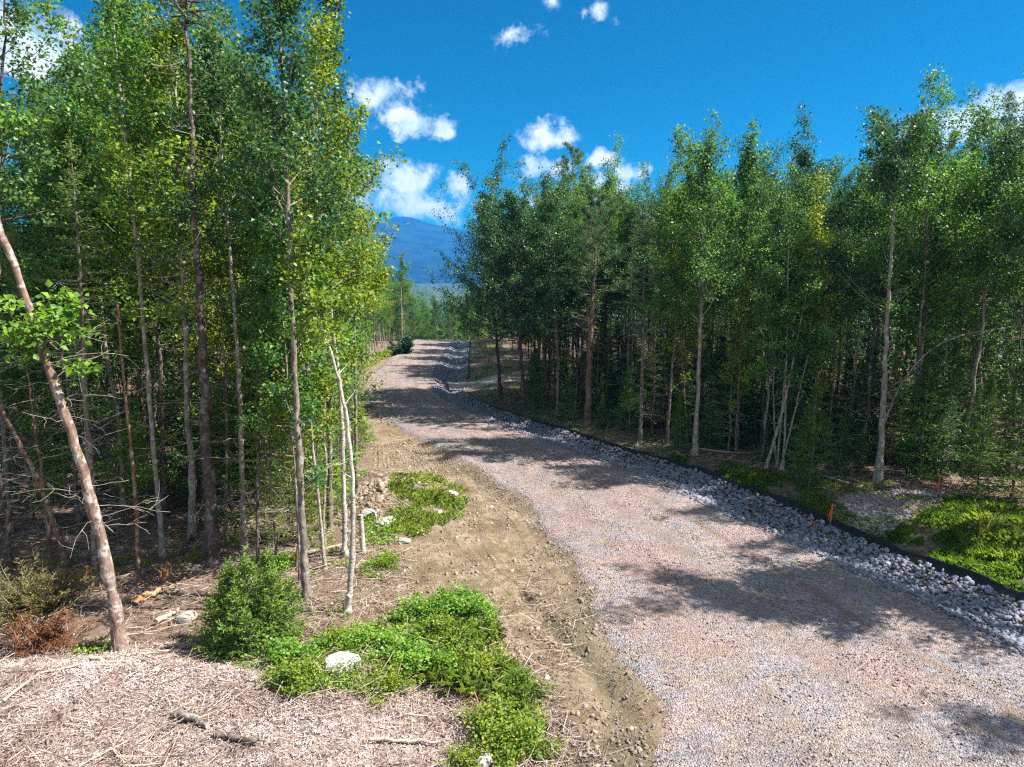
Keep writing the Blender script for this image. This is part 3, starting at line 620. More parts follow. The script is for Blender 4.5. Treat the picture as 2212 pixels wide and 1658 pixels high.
hero('maple_tree', 'broad-crowned maple at the end of the shaded wood, overhanging the bank beside the road', 'tree', [(1130, 893), (1128, 780), (1115, 600), (1102, 425)], .13, 'hard', GR, rr_seed=29, bark='bark_dark', leaf='leaf_dark', cf=.34, R=3.8, nb=110, low=3, per=13, tint=.45)
hero('maple_tree', 'farthest maple of the shaded wood, boughs reaching over the bank toward the mountain view', 'tree', [(1082, 866), (1075, 760), (1058, 600), (1048, 425)], .12, 'hard', GR, rr_seed=34, bark='bark_dark', leaf='leaf_dark', cf=.28, R=3.7, nb=110, low=3, per=13, tint=.45)
hero('maple_tree', 'dark-leaved maple close beside the broad-crowned one, trunk in deep shade', 'tree', [(1205, 905), (1205, 760), (1190, 600), (1180, 440)], .11, 'hard', GR, rr_seed=30, bark='bark_grey', leaf='leaf_dark', cf=.38, R=3.0, nb=84, low=3, per=11, tint=.5)
hero('pine_tree', 'dark pine spire topping the crowns behind the stout reddish trunk', 'tree', [(1248, 880), (1246, 700), (1240, 480), (1236, 318)], .17, 'pine', GR, Y=46, rr_seed=31, bark='bark_red', leaf='needle', cf=.4, R=2.4, nb=60)
hero('pine_tree', 'big dark pine at the frame edge with tufted boughs before a white cloud', 'tree', [(2230, 1040), (2225, 700), (2222, 400), (2220, 225)], .2, 'pine', GR, Y=30, rr_seed=32, bark='bark_dark', leaf='needle', cf=.3, R=3.0, nb=60)
hero('maple_tree', 'bright-leaved maple towering just before the big dark pine', 'tree', [(2120, 1010), (2110, 700), (2100, 500), (2090, 400)], .11, 'hard', GR, Y=30, rr_seed=33, bark='bark_grey', leaf='leaf', cf=.2, R=3.1, nb=84, low=3, per=11, tint=.65)

# ------------------------------------------------------------------ prototypes for the mass of the wood
pr = []
def proto(kind, name, seed, bark, leaf, H, r0, **kw):
    rr = np.random.default_rng(seed); sp = straight_spine(H, rr)
    parts = hardwood(sp, r0, rr, **kw) if kind == 'hard' else conifer(sp, r0, rr, **kw) if kind == 'con' else pine(sp, r0, rr, **kw)
    o = build_tree(name, parts, bark, leaf, (0, 0, -200)); return o
PRO = {'maple': [], 'spire': [], 'spruce': [], 'young': [], 'pole': [], 'sapling': [], 'pine': []}
for i in range(5): PRO['maple'].append(proto('hard', 'maple_tree', 50 + i, ('bark_grey', 'bark_pale')[i % 2], ('leaf', 'leaf_dark', 'leaf', 'leaf_lime', 'leaf_dark')[i], 14.5, .10, cf=(.46, .52, .48, .42, .54)[i], R=(3.0, 2.6, 3.2, 2.9, 2.5)[i], nb=64, low=8, per=14, lsize=.105, spread=.2))
for i in range(3): PRO['spire'].append(proto('hard', 'maple_tree', 60 + i, ('bark_pale', 'bark_grey')[i % 2], 'leaf', 14.5, .085, cf=.46, R=2.2, nb=64, low=8, upright=.45, per=13, tint=.6, lsize=.10))
for i in range(3): PRO['spruce'].append(proto('con', 'spruce_tree', 70 + i, ('bark_dark', 'bark_grey')[i % 2], 'needle', 14, .10, cf=(.5, .4, .6)[i], R=1.35, dead=70, deadL=1.3))
for i in range(3): PRO['young'].append(proto('con', 'fir_tree', 80 + i, 'bark_grey', ('needle_olive', 'needle', 'needle_olive')[i], 7.5, .05, cf=.12, R=1.1, dead=25, deadL=.8, whorl=.42, nbw=5, tint=.5))
for i in range(3): PRO['pole'].append(proto('hard', 'maple_tree', 90 + i, ('bark_pale', 'bark_red', 'bark_grey')[i], ('leaf', 'leaf_lime', 'leaf')[i], 10.5, .042, cf=.4, R=1.1, nb=34, low=10, low_len=1.1, per=7, tint=.6))
for i in range(3): PRO['sapling'].append(proto('hard', 'maple_sapling', 100 + i, 'bark_grey', ('leaf_lime', 'leaf', 'leaf_bush')[i], 4.2, .022, cf=.2, R=1.0, nb=22, low=2, per=5, lsize=.105, tint=.6))
for i in range(2): PRO['pine'].append(proto('pine', 'pine_tree', 110 + i, 'bark_red', 'needle', 15.5, .17, cf=.4, R=2.2, nb=52))
for i in range(3): PRO.setdefault('fir', []).append(proto('con', 'fir_sapling', 120 + i, 'bark_grey', ('needle_fir', 'needle_fir', 'needle')[i], 3.0, .028, cf=.05, R=.95, dead=0, whorl=.2, nbw=6, tint=.5, dens=5, step=.045, tl=.28, droop=.05, shape=.9))
used = set()
def place(kind, x, y, s, label, cat, group, idx=None, tilt=.03, sz=None):
    src = PRO[kind][random.randrange(len(PRO[kind])) if idx is None else idx]
    o = src if src.name not in used else copy_tree(src)
    used.add(src.name)
    if y >= 96: s *= float(np.interp(y, [96, 114], [.60, .98]))
    if y > 42 and y < 96 and x < -8: s *= float(np.interp(y, [42, 60, 88], [1, .80, .60]))
    o.location = (x, y, hz(x, y) - .05); o.rotation_euler = (random.gauss(0, tilt), random.gauss(0, tilt), random.random() * 6.28)
    w = s * random.uniform(.9, 1.15); o.scale = (w, w, sz or s)
    tag(o, label, cat, group); return o
occ = list(exec_heroes)
def scatter(n, xf, yr, dmin, pick, tries=40):
    out = []
    for _ in range(n):
        for _ in range(tries):
            y = random.uniform(*yr); x = xf(y)
            if all((x - a) ** 2 + (y - b) ** 2 > dmin * dmin for a, b in occ): break
        else: continue
        occ.append((x, y)); out.append((x, y, pick()))
    return out
LAB = {
 'L': dict(maple=('leafy maple crowded inside the sunlit wood beside the dirt shoulder', 'maples crowded in the sunlit wood'), spire=('narrow upright maple crowded inside the sunlit wood', 'narrow maples in the sunlit wood'),
           spruce=('spruce with dead grey lower twigs deep in the sunlit wood', 'spruces in the sunlit wood'), young=('small olive-needled fir under the tall trunks of the sunlit wood', 'understory firs of the sunlit wood'),
           pole=('pole-thin maple among the crowded stems of the sunlit wood edge', 'pole-thin stems of the sunlit wood'), sapling=('bright leafy sapling under the trunks of the sunlit wood edge', 'saplings of the sunlit wood'), fir=('little fir seedling at the foot of the sunlit wood', 'fir seedlings of the sunlit wood'), pine=('tall pine inside the sunlit wood', 'pines of the sunlit wood')),
 'R': dict(maple=('leafy maple packed inside the shaded wood across the stone ditch', 'maples packed in the shaded wood'), spire=('narrow spire-topped maple packed inside the shaded wood', 'spire-topped maples of the shaded wood'),
           spruce=('dark spruce packed inside the shaded wood across the ditch', 'spruces of the shaded wood'), young=('dark young fir in the gloom under the shaded wood', 'understory firs of the shaded wood'),
           pole=('pole-thin pale stem among the trunks of the shaded wood', 'pole-thin stems of the shaded wood'), sapling=('leafy sapling lit at the front of the shaded wood', 'saplings of the shaded wood'), fir=('small bushy fir in front of the dark trunks of the shaded wood', 'small firs of the shaded wood'), pine=('tall dark pine inside the shaded wood', 'pines of the shaded wood')),
 'F': dict(maple=('maple at the bend where the road drops out of sight', 'trees at the far bend'), spire=('narrow maple at the bend where the road drops out of sight', 'narrow trees at the far bend'), spruce=('spruce at the bend where the road drops out of sight', 'spruces at the far bend'),
           pole=('thin stem at the bend where the road drops out of sight', 'thin stems at the far bend'), pine=('pine at the bend where the road drops out of sight', 'pines at the far bend')),
}
def fill(zone, n, xf, yr, dmin, kinds, hs=(.9, 1.12)):
    ks = [a for a, w in kinds for _ in range(w)]
    for x, y, kd in scatter(n, xf, yr, dmin, lambda: random.choice(ks)):
        l, gp = LAB[zone][kd]; place(kd, x, y, random.uniform(*hs) * (.78 if zone == 'L' and x / y < -.57 else 1), l, 'sapling' if kd in ('sapling', 'fir') else 'tree', gp, idx=random.choice([0, 2, 3, 3, 2, 4] if zone == 'L' else [0, 1, 2, 4, 0, 1]) if kd == 'maple' else None, tilt=.05 if kd == 'pole' else .025)
big = [('maple', 5), ('spruce', 3), ('spire', 2)]
# sunlit wood: front band, then depth
fill('L', 40, lambda y: WOOD_L(y) - abs(random.gauss(0, 1.8)) - .5, (17.5, 40), .55, [('pole', 5), ('young', 2)], (.75, 1.1))
fill('L', 32, lambda y: WOOD_L(y) - random.uniform(3.0, 9.5), (20.5, 46), 1.3, big, (1.02, 1.18))
fill('L', 18, lambda y: WOOD_L(y) - random.uniform(8, 18), (22, 44), 1.6, big + [('young', 3)], (.85, 1.02))
fill('L', 60, lambda y: WOOD_L(y) - random.uniform(2.5, 16), (21.5, 38), .8, [('young', 5), ('pole', 4), ('sapling', 4)], (.7, 1.15))
fill('L', 74, lambda y: WOOD_L(y) - abs(random.gauss(0, 3.5)) - .3, (46, 94), 1.0, big + [('pole', 5), ('young', 2)], (.86, 1.04))
fill('L', 18, lambda y: WOOD_L(y) - abs(random.gauss(0, 1.2)), (24, 60), .7, [('sapling', 1)], (.4, .8)) if 0 else None
fill('L', 28, lambda y: WOOD_L(y) - random.uniform(1.2, 5), (20.5, 48), .6, [('young', 3), ('sapling', 2)], (.55, 1.0))
fill('L', 10, lambda y: random.uniform(-24, -11.5), (16.5, 20), .9, [('spruce', 2), ('pole', 2), ('young', 2)], (.7, .9))
# shaded wood
fill('R', 60, lambda y: WOOD_R(y) + random.uniform(1.2, 8), (26, 60), 1.35, [('maple', 5), ('spire', 2), ('spruce', 5)], (.70, .90))
fill('R', 50, lambda y: WOOD_R(y) + random.uniform(7, 22), (27, 62), 1.6, big + [('spruce', 4), ('pine', 2)], (.76, .96))
fill('R', 16, lambda y: WOOD_R(y) + abs(random.gauss(0, 2)) + .5, (26, 60), .9, [('pole', 1)], (.7, 1.1))
fill('R', 130, lambda y: WOOD_R(y) + 1.0 + 13 * random.random() ** 1.2, (26, 54), .75, [('young', 6), ('fir', 4), ('sapling', 1)], (.55, 1.05))
fill('R', 40, lambda y: WOOD_R(y) + random.uniform(.5, 9), (56, 92), 1.3, big + [('pole', 2)], (.76, .94))
for i_ in range(40):
    y_ = random.uniform(26, 46); x_ = WOOD_R(y_) + random.uniform(1.2, 8) + (2.5 if i_ % 2 else 0)
    place('fir', x_, y_, random.uniform(.9, 1.9), 'dark conical fir filling the gloom between the shaded trunks', 'tree', 'conical firs of the shaded wood', 2)
fill('L', 8, lambda y: WOOD_L(y) - random.uniform(.3, 1.6), (19, 34), .45, [('sapling', 1)], (.4, .8))
fill('L', 16, lambda y: WOOD_L(y) - random.uniform(.4, 3.2), (18.5, 31), .5, [('young', 1)], (.5, .95))
# trees whose shadows cross the near road: just beyond the frame on the ditch side
for (x, y, kd, s) in ((16.4, 15.0, 'maple', .98), (17.0, 16.2, 'spire', .95), (21.0, 9.9, 'maple', 1.0), (21.6, 11.0, 'spruce', 1.0), (17.8, 21.4, 'maple', .9), (18.4, 23.6, 'spruce', .95), (17.9, 19.4, 'young', 1.2), (19.5, 21.8, 'young', 1.3), (18.2, 19.9, 'maple', .85), (18.6, 22.6, 'maple', .9), (19.2, 24.8, 'spire', .95), (24, 14, 'spruce', 1.0)):
    l, gp = LAB['R'][kd]; occ.append((x, y)); place(kd, x, y, s, l, 'tree', gp, idx=1 if kd == 'maple' else None)
# beyond the crest
fill('F', 70, lambda y: random.uniform(-24, 8), (97, 118), 1.3, big + [('pole', 3)], (.86, 1.02))
# single small firs the photo shows in front of the dark trunks
for px, s, lab in (((1748, 1052), 1.25, 'bright young fir standing before the slim pale stem clump'), ((2110, 1062), 1.35, 'dark green fir sapling near the second stake'), ((2185, 1085), 1.6, 'bushy bright fir cut by the frame edge above the grassy verge'),
                   ((1985, 1040), 1.7, 'drooping dark fir behind the stone pad'), ((1400, 925), .9, 'small leafy fir at the base of the twiggy spruce')):
    x, y = on_ground(*px, .3); place('fir', x, y, s, lab, 'sapling', 'small firs before the shaded wood', idx=len(lab) % 2, tilt=.01)
fill('R', 14, lambda y: WOOD_R(y) + random.uniform(-.3, 1.5), (25.5, 44), .8, [('fir', 3), ('sapling', 1)], (.45, 1.05))
for kd in PRO:
    for o in PRO[kd]:
        if o.name not in used:
            for ch in list(o.children): bpy.data.objects.remove(ch)
            bpy.data.objects.remove(o)

# far forest over the slope and valley: one mass
g = Geo(); rr = np.random.default_rng(200)
def far_tree(n, xr, yr, hr, leafn):
    Y = yr[0] * (yr[1] / yr[0]) ** rr.random(n); X = rr.uniform(xr[0], xr[1], n) * (Y / yr[1] * .75 + .25)
    Z = gz(X, Y); Hh = rr.uniform(*hr, n); con = rr.random(n) < .45
    for x, y, z, h, cc in zip(X, Y, Z, Hh, con):
        m = leafn; q = rr.random(m); rad = (1 - q) ** .8 * h * .17 if cc else np.sin(np.pi * np.clip(q * .85 + .15, 0, 1)) ** .6 * h * .17
        a = rr.random(m) * 6.283; C = np.stack([x + rad * np.cos(a), y + rad * np.sin(a), z + h * (.3 + .7 * q)], -1)
        leaves(g, C, 1, .15, h * .085, 0, rr, .25 if cc else .5)
        tube(g, [(x, y, z - .3), (x, y, z + h * .8)], [.1, .03], 3, 1, cap=False)
far_tree(330, (-90, 90), (122, 210), (11, 15), 330)
far_tree(900, (-220, 220), (200, 520), (10, 15), 110)
far_tree(1500, (-900, 900), (500, 2200), (10, 16), 40)
tag(link('forest', g.mesh('forest', [M['leaf_dark'], M['bark_grey']])), 'mixed forest covering the slope and hazy valley beyond the crest', 'forest', kind='stuff')
# wood behind both edges
g = Geo()
def side_mass(n, xf, yr, m, hh=(11, 14.5)):
    for _ in range(n):
        y = rr.uniform(*yr); x = xf(y); z = hz(x, y); h = rr.uniform(*hh); q = rr.random(m); rad = np.sin(np.pi * np.clip(q * .85 + .14, 0, 1)) ** .5 * 2.0
        a = rr.random(m) * 6.283; leaves(g, np.stack([x + rad * np.cos(a), y + rad * np.sin(a), z + h * (.03 + .97 * q)], -1), 1, .25, .3, 0, rr, .4)
        tube(g, [(x, y, z - .3), (x, y, z + h * .9)], [.11, .03], 4, 1, cap=False)
side_mass(150, lambda y: WOOD_L(y) - rr.uniform(17, 34), (14, 100), 420, (8, 12))
side_mass(260, lambda y: WOOD_R(y) + rr.uniform(20, 42), (14, 100), 420)
tag(link('woods', g.mesh('woods', [M['leaf_dark'], M['bark_grey']])), 'unbroken depth of trees behind both wood edges', 'woods', kind='stuff')

# ------------------------------------------------------------------ stones
def hull_stone(seed, sx=1, sy=1, sz=.7, n=16, name='stone', mat='riprap', bevel=0.0):
    import bmesh
    r = np.random.default_rng(seed); bm = bmesh.new()
    P = unit(r.normal(size=(n, 3))) * r.uniform(.8, 1.05, (n, 1)) * np.array([sx, sy, sz]) * .5
    for p in P: bm.verts.new(p)
    res = bmesh.ops.convex_hull(bm, input=bm.verts)
    for v in [e for e in res['geom_interior'] if isinstance(e, bmesh.types.BMVert)]: bm.verts.remove(v)
    if bevel: bmesh.ops.bevel(bm, geom=list(bm.edges), offset=bevel, segments=2, affect='EDGES')
    me = bpy.data.meshes.new(name); bm.to_mesh(me); bm.free(); me.materials.append(M[mat]); return me
ICO = np.array([(0, -1, -1.618), (0, -1, 1.618), (0, 1, -1.618), (0, 1, 1.618), (-1, -1.618, 0), (-1, 1.618, 0), (1, -1.618, 0), (1, 1.618, 0), (-1.618, 0, -1), (1.618, 0, -1), (-1.618, 0, 1), (1.618, 0, 1)]) / 1.902
def _icof():
    import itertools
    return np.array([(a, b, c) if np.dot(np.cross(ICO[b] - ICO[a], ICO[c] - ICO[a]), ICO[a]) > 0 else (a, c, b)
                     for a, b, c in itertools.combinations(range(12), 3) if all(np.linalg.norm(ICO[i] - ICO[j]) < 1.1 for i, j in ((a, b), (b, c), (a, c)))])
ICOF = _icof()
OCT = np.array([(1, 0, 0), (-1, 0, 0), (0, 1, 0), (0, -1, 0), (0, 0, 1), (0, 0, -1.0)])
OCTF = np.array([(0, 2, 4), (2, 1, 4), (1, 3, 4), (3, 0, 4), (2, 0, 5), (1, 2, 5), (3, 1, 5), (0, 3, 5)])
def stones(g, X, Y, Z, size, rr, base=ICO, bf=ICOF, mat=0, tv=.25, flat=.65):
    n = len(X); size = np.broadcast_to(size, (n,)); m = len(base)
    V = base[None] * (1 + .28 * rr.normal(size=(n, m, 1))) * (rr.uniform(.6, 1.25, (n, 1, 3)) * np.array([1, 1, flat])) * (size / 2)[:, None, None]
    q = unit(rr.normal(size=(n, 4)) * np.array([1, .35, .35, 1])); w, x, y, z = q.T
    Rm = np.stack([1 - 2 * (y * y + z * z), 2 * (x * y - z * w), 2 * (x * z + y * w), 2 * (x * y + z * w), 1 - 2 * (x * x + z * z), 2 * (y * z - x * w), 2 * (x * z - y * w), 2 * (y * z + x * w), 1 - 2 * (x * x + y * y)], -1).reshape(n, 3, 3)
    V = np.einsum('nij,nmj->nmi', Rm, V) + np.stack([X, Y, Z], -1)[:, None]
    f = (np.arange(n)[:, None, None] * m + bf[None]).reshape(-1, 3)
    g.add(V.reshape(-1, 3), f, mat, np.repeat(np.clip(.5 + rr.normal(size=n) * tv, 0, 1), len(bf)))
rr = np.random.default_rng(300)
# ditch stones: the nearest ones are things, the rest one mass
N = 24000; Y = 12.5 + (rr.random(N) ** 1.35) * 77; u = rr.random(N)
X = DITCH_L(Y) - .55 + (DITCH_R(Y) + .6 - DITCH_L(Y)) * u; keep = ~((Y > 49.8) & (Y < 52.2))
X, Y = X[keep], Y[keep]; sz = (.06 + .12 * rr.random(len(X)) ** 1.5 + .08 * (rr.random(len(X)) < .05)) * np.where(u[keep] < .12, .7, 1); Z = gz(X, Y) + .03 + .04 * rr.random(len(X))
px_, d_ = 1106 + F * X / Y, np.hypot(X, Y); vis = px_ < 2225
order = np.argsort(np.where(vis, d_, 1e9))[:300]; first = np.zeros(len(X), bool); first[order] = True
smesh = [hull_stone(400 + i, 1.05, .8, .5, 11) for i in range(10)]
for i in order:
    o = link('riprap_stone', smesh[i % 10], loc=(X[i], Y[i], Z[i])); o.scale = (sz[i] * 1.15,) * 3; o.rotation_euler = (random.gauss(0, .4), random.gauss(0, .4), random.random() * 6.28)
    tag(o, 'angular grey crushed stone lying in the stone-lined ditch beside the gravel road', 'stone', 'stones of the ditch lining')
g = Geo(); r2 = ~first
stones(g, X[r2], Y[r2], Z[r2], sz[r2] * 1.1, rr)
tag(link('riprap', g.mesh('riprap', [M['riprap']])), 'bed of crushed grey stones lining the roadside ditch', 'stones', kind='stuff')
# loose gravel on road, pad and shoulder
g = Geo()
N = 26000; Y = 8 + 26 * rr.random(N) ** 1.5; X = ROAD_L(Y) - .4 + (DITCH_L(Y) + .5 - ROAD_L(Y)) * rr.random(N)
Z = gz(X, Y) + .04; stones(g, X, Y, Z, rr.uniform(.02, .055, N) * (1 + .9 * (rr.random(N) < .06)), rr, OCT, OCTF)
N = 1500; a = rr.random(N) * 6.283; q = np.sqrt(rr.random(N)); X = pc[0] + q * np.interp(a, th, prad) * np.cos(a); Y = pc[1] + q * np.interp(a, th, prad) * np.sin(a)
stones(g, X, Y, gz(X, Y) + .06, rr.uniform(.05, .13, N), rr, OCT, OCTF)
M['pebble'] = stone_mat('road_pebble', (0.15, 0.118, 0.113), (0.31, 0.248, 0.238), (0.50, 0.44, 0.43), .3)
tag(link('gravel', g.mesh('gravel', [M['pebble']])), 'loose crushed gravel scattered over the road surface', 'gravel', kind='stuff')
g = Geo()
N = 7000; Y = 9 + 24 * rr.random(N) ** 1.2; X = WOOD_L(Y) + .2 + (ROAD_L(Y) + .1 - WOOD_L(Y) - .2) * rr.random(N)
dn = vnoise(X, Y, 1.1, 61); kk = dn > -.12; X, Y = X[kk], Y[kk]
stones(g, X, Y, gz(X, Y) + .01, .035 + .11 * rr.random(len(X)) ** 4, rr, ICO, ICOF)
N = 420; X = -4.7 + rr.normal(size=N) * .8; Y = 24.2 + rr.normal(size=N) * 1.5; stones(g, X, Y, gz(X, Y) + .03, .06 + .22 * rr.random(N) ** 2, rr)
N = 500; X = -11 + rr.normal(size=N) * 1.0; Y = 48 + rr.normal(size=N) * 6; X = WOOD_L(Y) + 1 + rr.random(N) * 1.4; stones(g, X, Y, gz(X, Y) + .03, .06 + .2 * rr.random(N) ** 2, rr)
tag(link('pebbles', g.mesh('pebbles', [M['fieldstone']])), 'tan field stones and clods strewn over the dirt shoulder', 'stones', kind='stuff')

def boulder(px, size, label, seed, mat='boulder', flat=.6, rz=0, el=1.0):
    x, y = on_ground(*px); o = link('boulder', hull_stone(seed, size, size * .8 * el, size * flat, 22, 'boulder', mat, size * .03), loc=(x, y, hz(x, y) + size * flat * .22)); o.rotation_euler = (0, 0, rz)
    tag(o, label, 'boulder', 'boulders in the clearing')
for a in [((742, 1500), .78, 'blocky whitish boulder sitting amid the green bushes', 1, 'boulder', .8, .3), ((402, 1335), .60, 'rounded grey boulder resting left of the fir bush', 2, 'boulder', .55, .9),
          ((345, 1487), .24, 'small pale stone alone on the open wood chips', 3, 'boulder', .5, 0), ((975, 1068), .75, 'flat pale rock in the grass patch near the road edge', 4, 'boulder', .4, 2.8),
          ((842, 1136), 1.05, 'long flat whitish slab beside the arching birch', 5, 'boulder', .35, .2), ((795, 1128), .66, 'grey-white rock propped behind the whitish slab', 6, 'boulder', .6, .5),
          ((880, 1172), .6, 'low pale slab just below the long whitish one', 7, 'boulder', .3, .1), ((1048, 1648), .42, 'white rock at the bottom edge beside the last bushes', 8, 'boulder', .6, .4),
          ((850, 1205), .38, 'tan angular stone at the lower edge of the slabs', 9, 'fieldstone', .5, .7), ((1180, 1480), .2, 'small whitish stone on the bare dirt strip', 10, 'boulder', .6, .7),
          ((1062, 1095), .22, 'small pale stone between grass patch and tyre tracks', 11, 'boulder', .6, .1), ((950, 1105), .3, 'pale rock half sunk in the grass patch', 12, 'boulder', .5, 1.1),
          ((820, 1032), .35, 'brown stone on top of the dirt pile', 13, 'fieldstone', .6, .2), ((790, 1060), .42, 'brown angular stone on the flank of the dirt pile', 14, 'fieldstone', .6, 1.2)]: boulder(*a[:7])

# ------------------------------------------------------------------ wood chips, twigs, needles
def chip_mat(name, cols):
    k = new_mat(name); t = k.n('ShaderNodeAttribute', attribute_name='tint').outputs['Fac']
    p = principled(k, k.ramp(t, [(i / (len(cols) - 1), c) for i, c in enumerate(cols)]), .85, .15); k.l(p.outputs[0], k.out.inputs[0]); return k.m_
M['chip'] = chip_mat('wood_chip', [(0.05, 0.036, 0.033), (0.25, 0.180, 0.158), (0.40, 0.310, 0.280), (0.56, 0.48, 0.47)])
M['litter'] = chip_mat('twig_litter', [(0.07, 0.042, 0.03), (0.19, 0.13, 0.095), (0.33, 0.25, 0.195), (0.46, 0.39, 0.33)])
def lay(g, X, Y, L, w, rr, lift=.02, tilt=.22, tv=.3, tint=.5, az0=None, azs=9):
    n = len(X); a = rr.random(n) * 6.283 if az0 is None else az0 + rr.normal(size=n) * azs; e = rr.normal(size=n) * tilt
    D = np.stack([np.cos(a) * np.cos(e), np.sin(a) * np.cos(e), np.sin(e)], -1); P = np.stack([X, Y, gz(X, Y) + lift * rr.random(n) + .5 * L * np.abs(np.sin(e))], -1)
    Sd = unit(np.cross(D, unit(np.array([0, 0, 1.0]) + .5 * rr.normal(size=(n, 3))))); N = np.cross(Sd, D)
    L = L[:, None]; w = w[:, None]
    A, B = P - D * L / 2, P + D * L / 2
    V = np.stack([A + Sd * w / 2, B + Sd * w * .3, B - Sd * w * .3, A - Sd * w / 2, A + N * w * .5, B + N * w * .4], 1).reshape(-1, 3)
    i = np.arange(n)[:, None] * 6; f = np.concatenate([i + np.array([0, 1, 5, 4]), i + np.array([4, 5, 2, 3])], 0)
    t = np.clip(tint + rr.normal(size=n) * tv, 0, 1); g.add(V, f, 0, np.concatenate([t, t]))
g = Geo(); N = 60000; Y = 8.3 + 6.3 * rr.random(N); X = -13 + 15 * rr.random(N)
kk = (X < (12.8 - Y) * .6 + .2 + .6 * vnoise(X, Y, 1.3, 9)); X, Y = X[kk], Y[kk]
tnt = .5 + .7 * vnoise(X, Y, 1.6, 71) + .6 * vnoise(X, Y, .5, 72)
L = .03 + .11 * rr.random(len(X)) ** 2; lay(g, X, Y, L, .006 + .016 * rr.random(len(X)), rr, .035, .3, .25, tnt)
tag(link('wood_chips', g.mesh('wood_chips', [M['chip']])), 'shredded tan wood chips blanketing the near bank', 'wood chips', kind='stuff')
g = Geo(); N = 22000; Y = 8.4 + 20 * rr.random(N) ** 1.2; X = WOOD_L(Y) + 1.6 - 12 * rr.random(N) ** 1.3
X = np.where(Y < 13.5, -13 + 14 * rr.random(N), X); dn = vnoise(X, Y, 1.2, 81); kk = dn > -.15; X, Y = X[kk], Y[kk]
lay(g, X, Y, .12 + .75 * rr.random(len(X)) ** 2, .006 + .018 * rr.random(len(X)) ** 2, rr, .07, .16, .28, .5)
N = 9000; Y = 24 + 30 * rr.random(N); X = WOOD_R(Y) - 1.2 + 12 * rr.random(N) ** 1.4; lay(g, X, Y, .12 + .8 * rr.random(N) ** 2, .008 + .02 * rr.random(N) ** 2, rr, .07, .16, .25, .5)
N = 2600; Y = 9.5 + 6.5 * rr.random(N); X = -5.5 + 7 * rr.random(N); lay(g, X, Y, .1 + .5 * rr.random(N) ** 2, .006 + .014 * rr.random(N) ** 2, rr, .25, .3, .25, .5)
N = 1600; Y = 8.5 + 14 * rr.random(N); X = ROAD_L(Y) - .3 - 1.2 * rr.random(N) ** .7; kk = vnoise(X, Y, .9, 83) > .1; lay(g, X[kk], Y[kk], .1 + .5 * rr.random(kk.sum()) ** 2, .006 + .012 * rr.random(kk.sum()), rr, .04, .15, .25, .35)
tag(link('twigs', g.mesh('twigs', [M['litter']])), 'dead twigs and slash littering the ground under the trees', 'twigs', kind='stuff')

def fallen(pts, r, label, mat='wood_old', name='fallen_log', z=.06, twigs=0, lift=0):
    P = np.array([[*on_ground(*p), 0] for p in pts]); P[:, 2] = gz(P[:, 0], P[:, 1]) + z + r * .5
    if lift: P[-1, 2] += lift
    m = 9; u = np.linspace(0, 1, m); Q = sp_at(P, u) if len(P) > 2 else P[0] + (P[1] - P[0]) * u[:, None]; Q = Q + rr.normal(size=Q.shape) * r * .35
    g = Geo(); tube(g, Q - Q[0], np.linspace(r, r * .65, m), 8)
    for i in range(twigs):
        a = sp_at(Q - Q[0], rr.uniform(.2, .95)); T = limb(a, rr.random() * 6.3, rr.uniform(-.1, .6), rr.uniform(.2, .6), rr, 4, .1, .2); tube(g, T, np.linspace(r * .3, .003, 4), 4)
    return tag(link(name, g.mesh(name, [M[mat]], True), loc=tuple(Q[0])), label, 'log', 'fallen wood in the clearing')
fallen([(648, 1540), (700, 1528), (745, 1515)], .05, 'short pale snapped branch at the lower edge of the green bushes')
fallen([(800, 1632), (870, 1620), (950, 1617)], .035, 'straight grey stick lying in the chips near the bottom edge')
fallen([(385, 1580), (420, 1592), (448, 1612)], .07, 'short dark broken log stuck in the wood chips', 'bark_grey', twigs=3)
fallen([(470, 1632), (520, 1645), (560, 1658)], .06, 'dark barked limb lying low at the bottom edge', 'bark_dark', twigs=2)
fallen([(200, 1440), (330, 1422), (500, 1408)], .045, 'long grey pole along the crest of the chip bank', twigs=3)
fallen([(290, 1300), (320, 1290), (345, 1282)], .09, 'fresh orange split log lying below the splintered stump', 'wood_raw', 'split_log')
fallen([(10, 1560), (90, 1500), (180, 1470)], .03, 'thin bowed branch across the chips near the corner', twigs=4)
fallen([(335, 1345), (365, 1325), (385, 1315)], .07, 'weathered log butting against the rounded grey boulder')
fallen([(820, 1380), (850, 1370), (890, 1358)], .03, 'pale stick crossing the bare soil above the bushes')
fallen([(600, 1205), (680, 1195), (745, 1185)], .06, 'old log lying among the slash behind the birch', twigs=4)
fallen([(1500, 990), (1600, 1000), (1680, 990)], .035, 'thin bare pole lying before the shaded stem clump', twigs=3)
fallen([(1830, 1068), (1790, 1058), (1740, 1040)], .03, 'curved stick on the verge before the stone pad', twigs=3)
fallen([(385, 1195), (425, 1140), (466, 1078)], .05, 'reddish dead pole leaning against the dark spruce', 'bark_red', 'leaning_pole', lift=1.6)
# birch off-cut standing on end beside the white rocks
P0 = np.array([*on_ground(785, 1200), 0]); P0[2] = hz(P0[0], P0[1]); g = Geo(); tube(g, np.array([(0, 0, -.05), (-.02, 0, .5), (-.05, .03, 1.15)]), [.085, .075, .07], 9)
tag(link('birch_log', g.mesh('birch_log', [M['bark_birch']], True), loc=tuple(P0)), 'short white birch off-cut standing on end beside the rocks', 'log', 'fallen wood in the clearing')

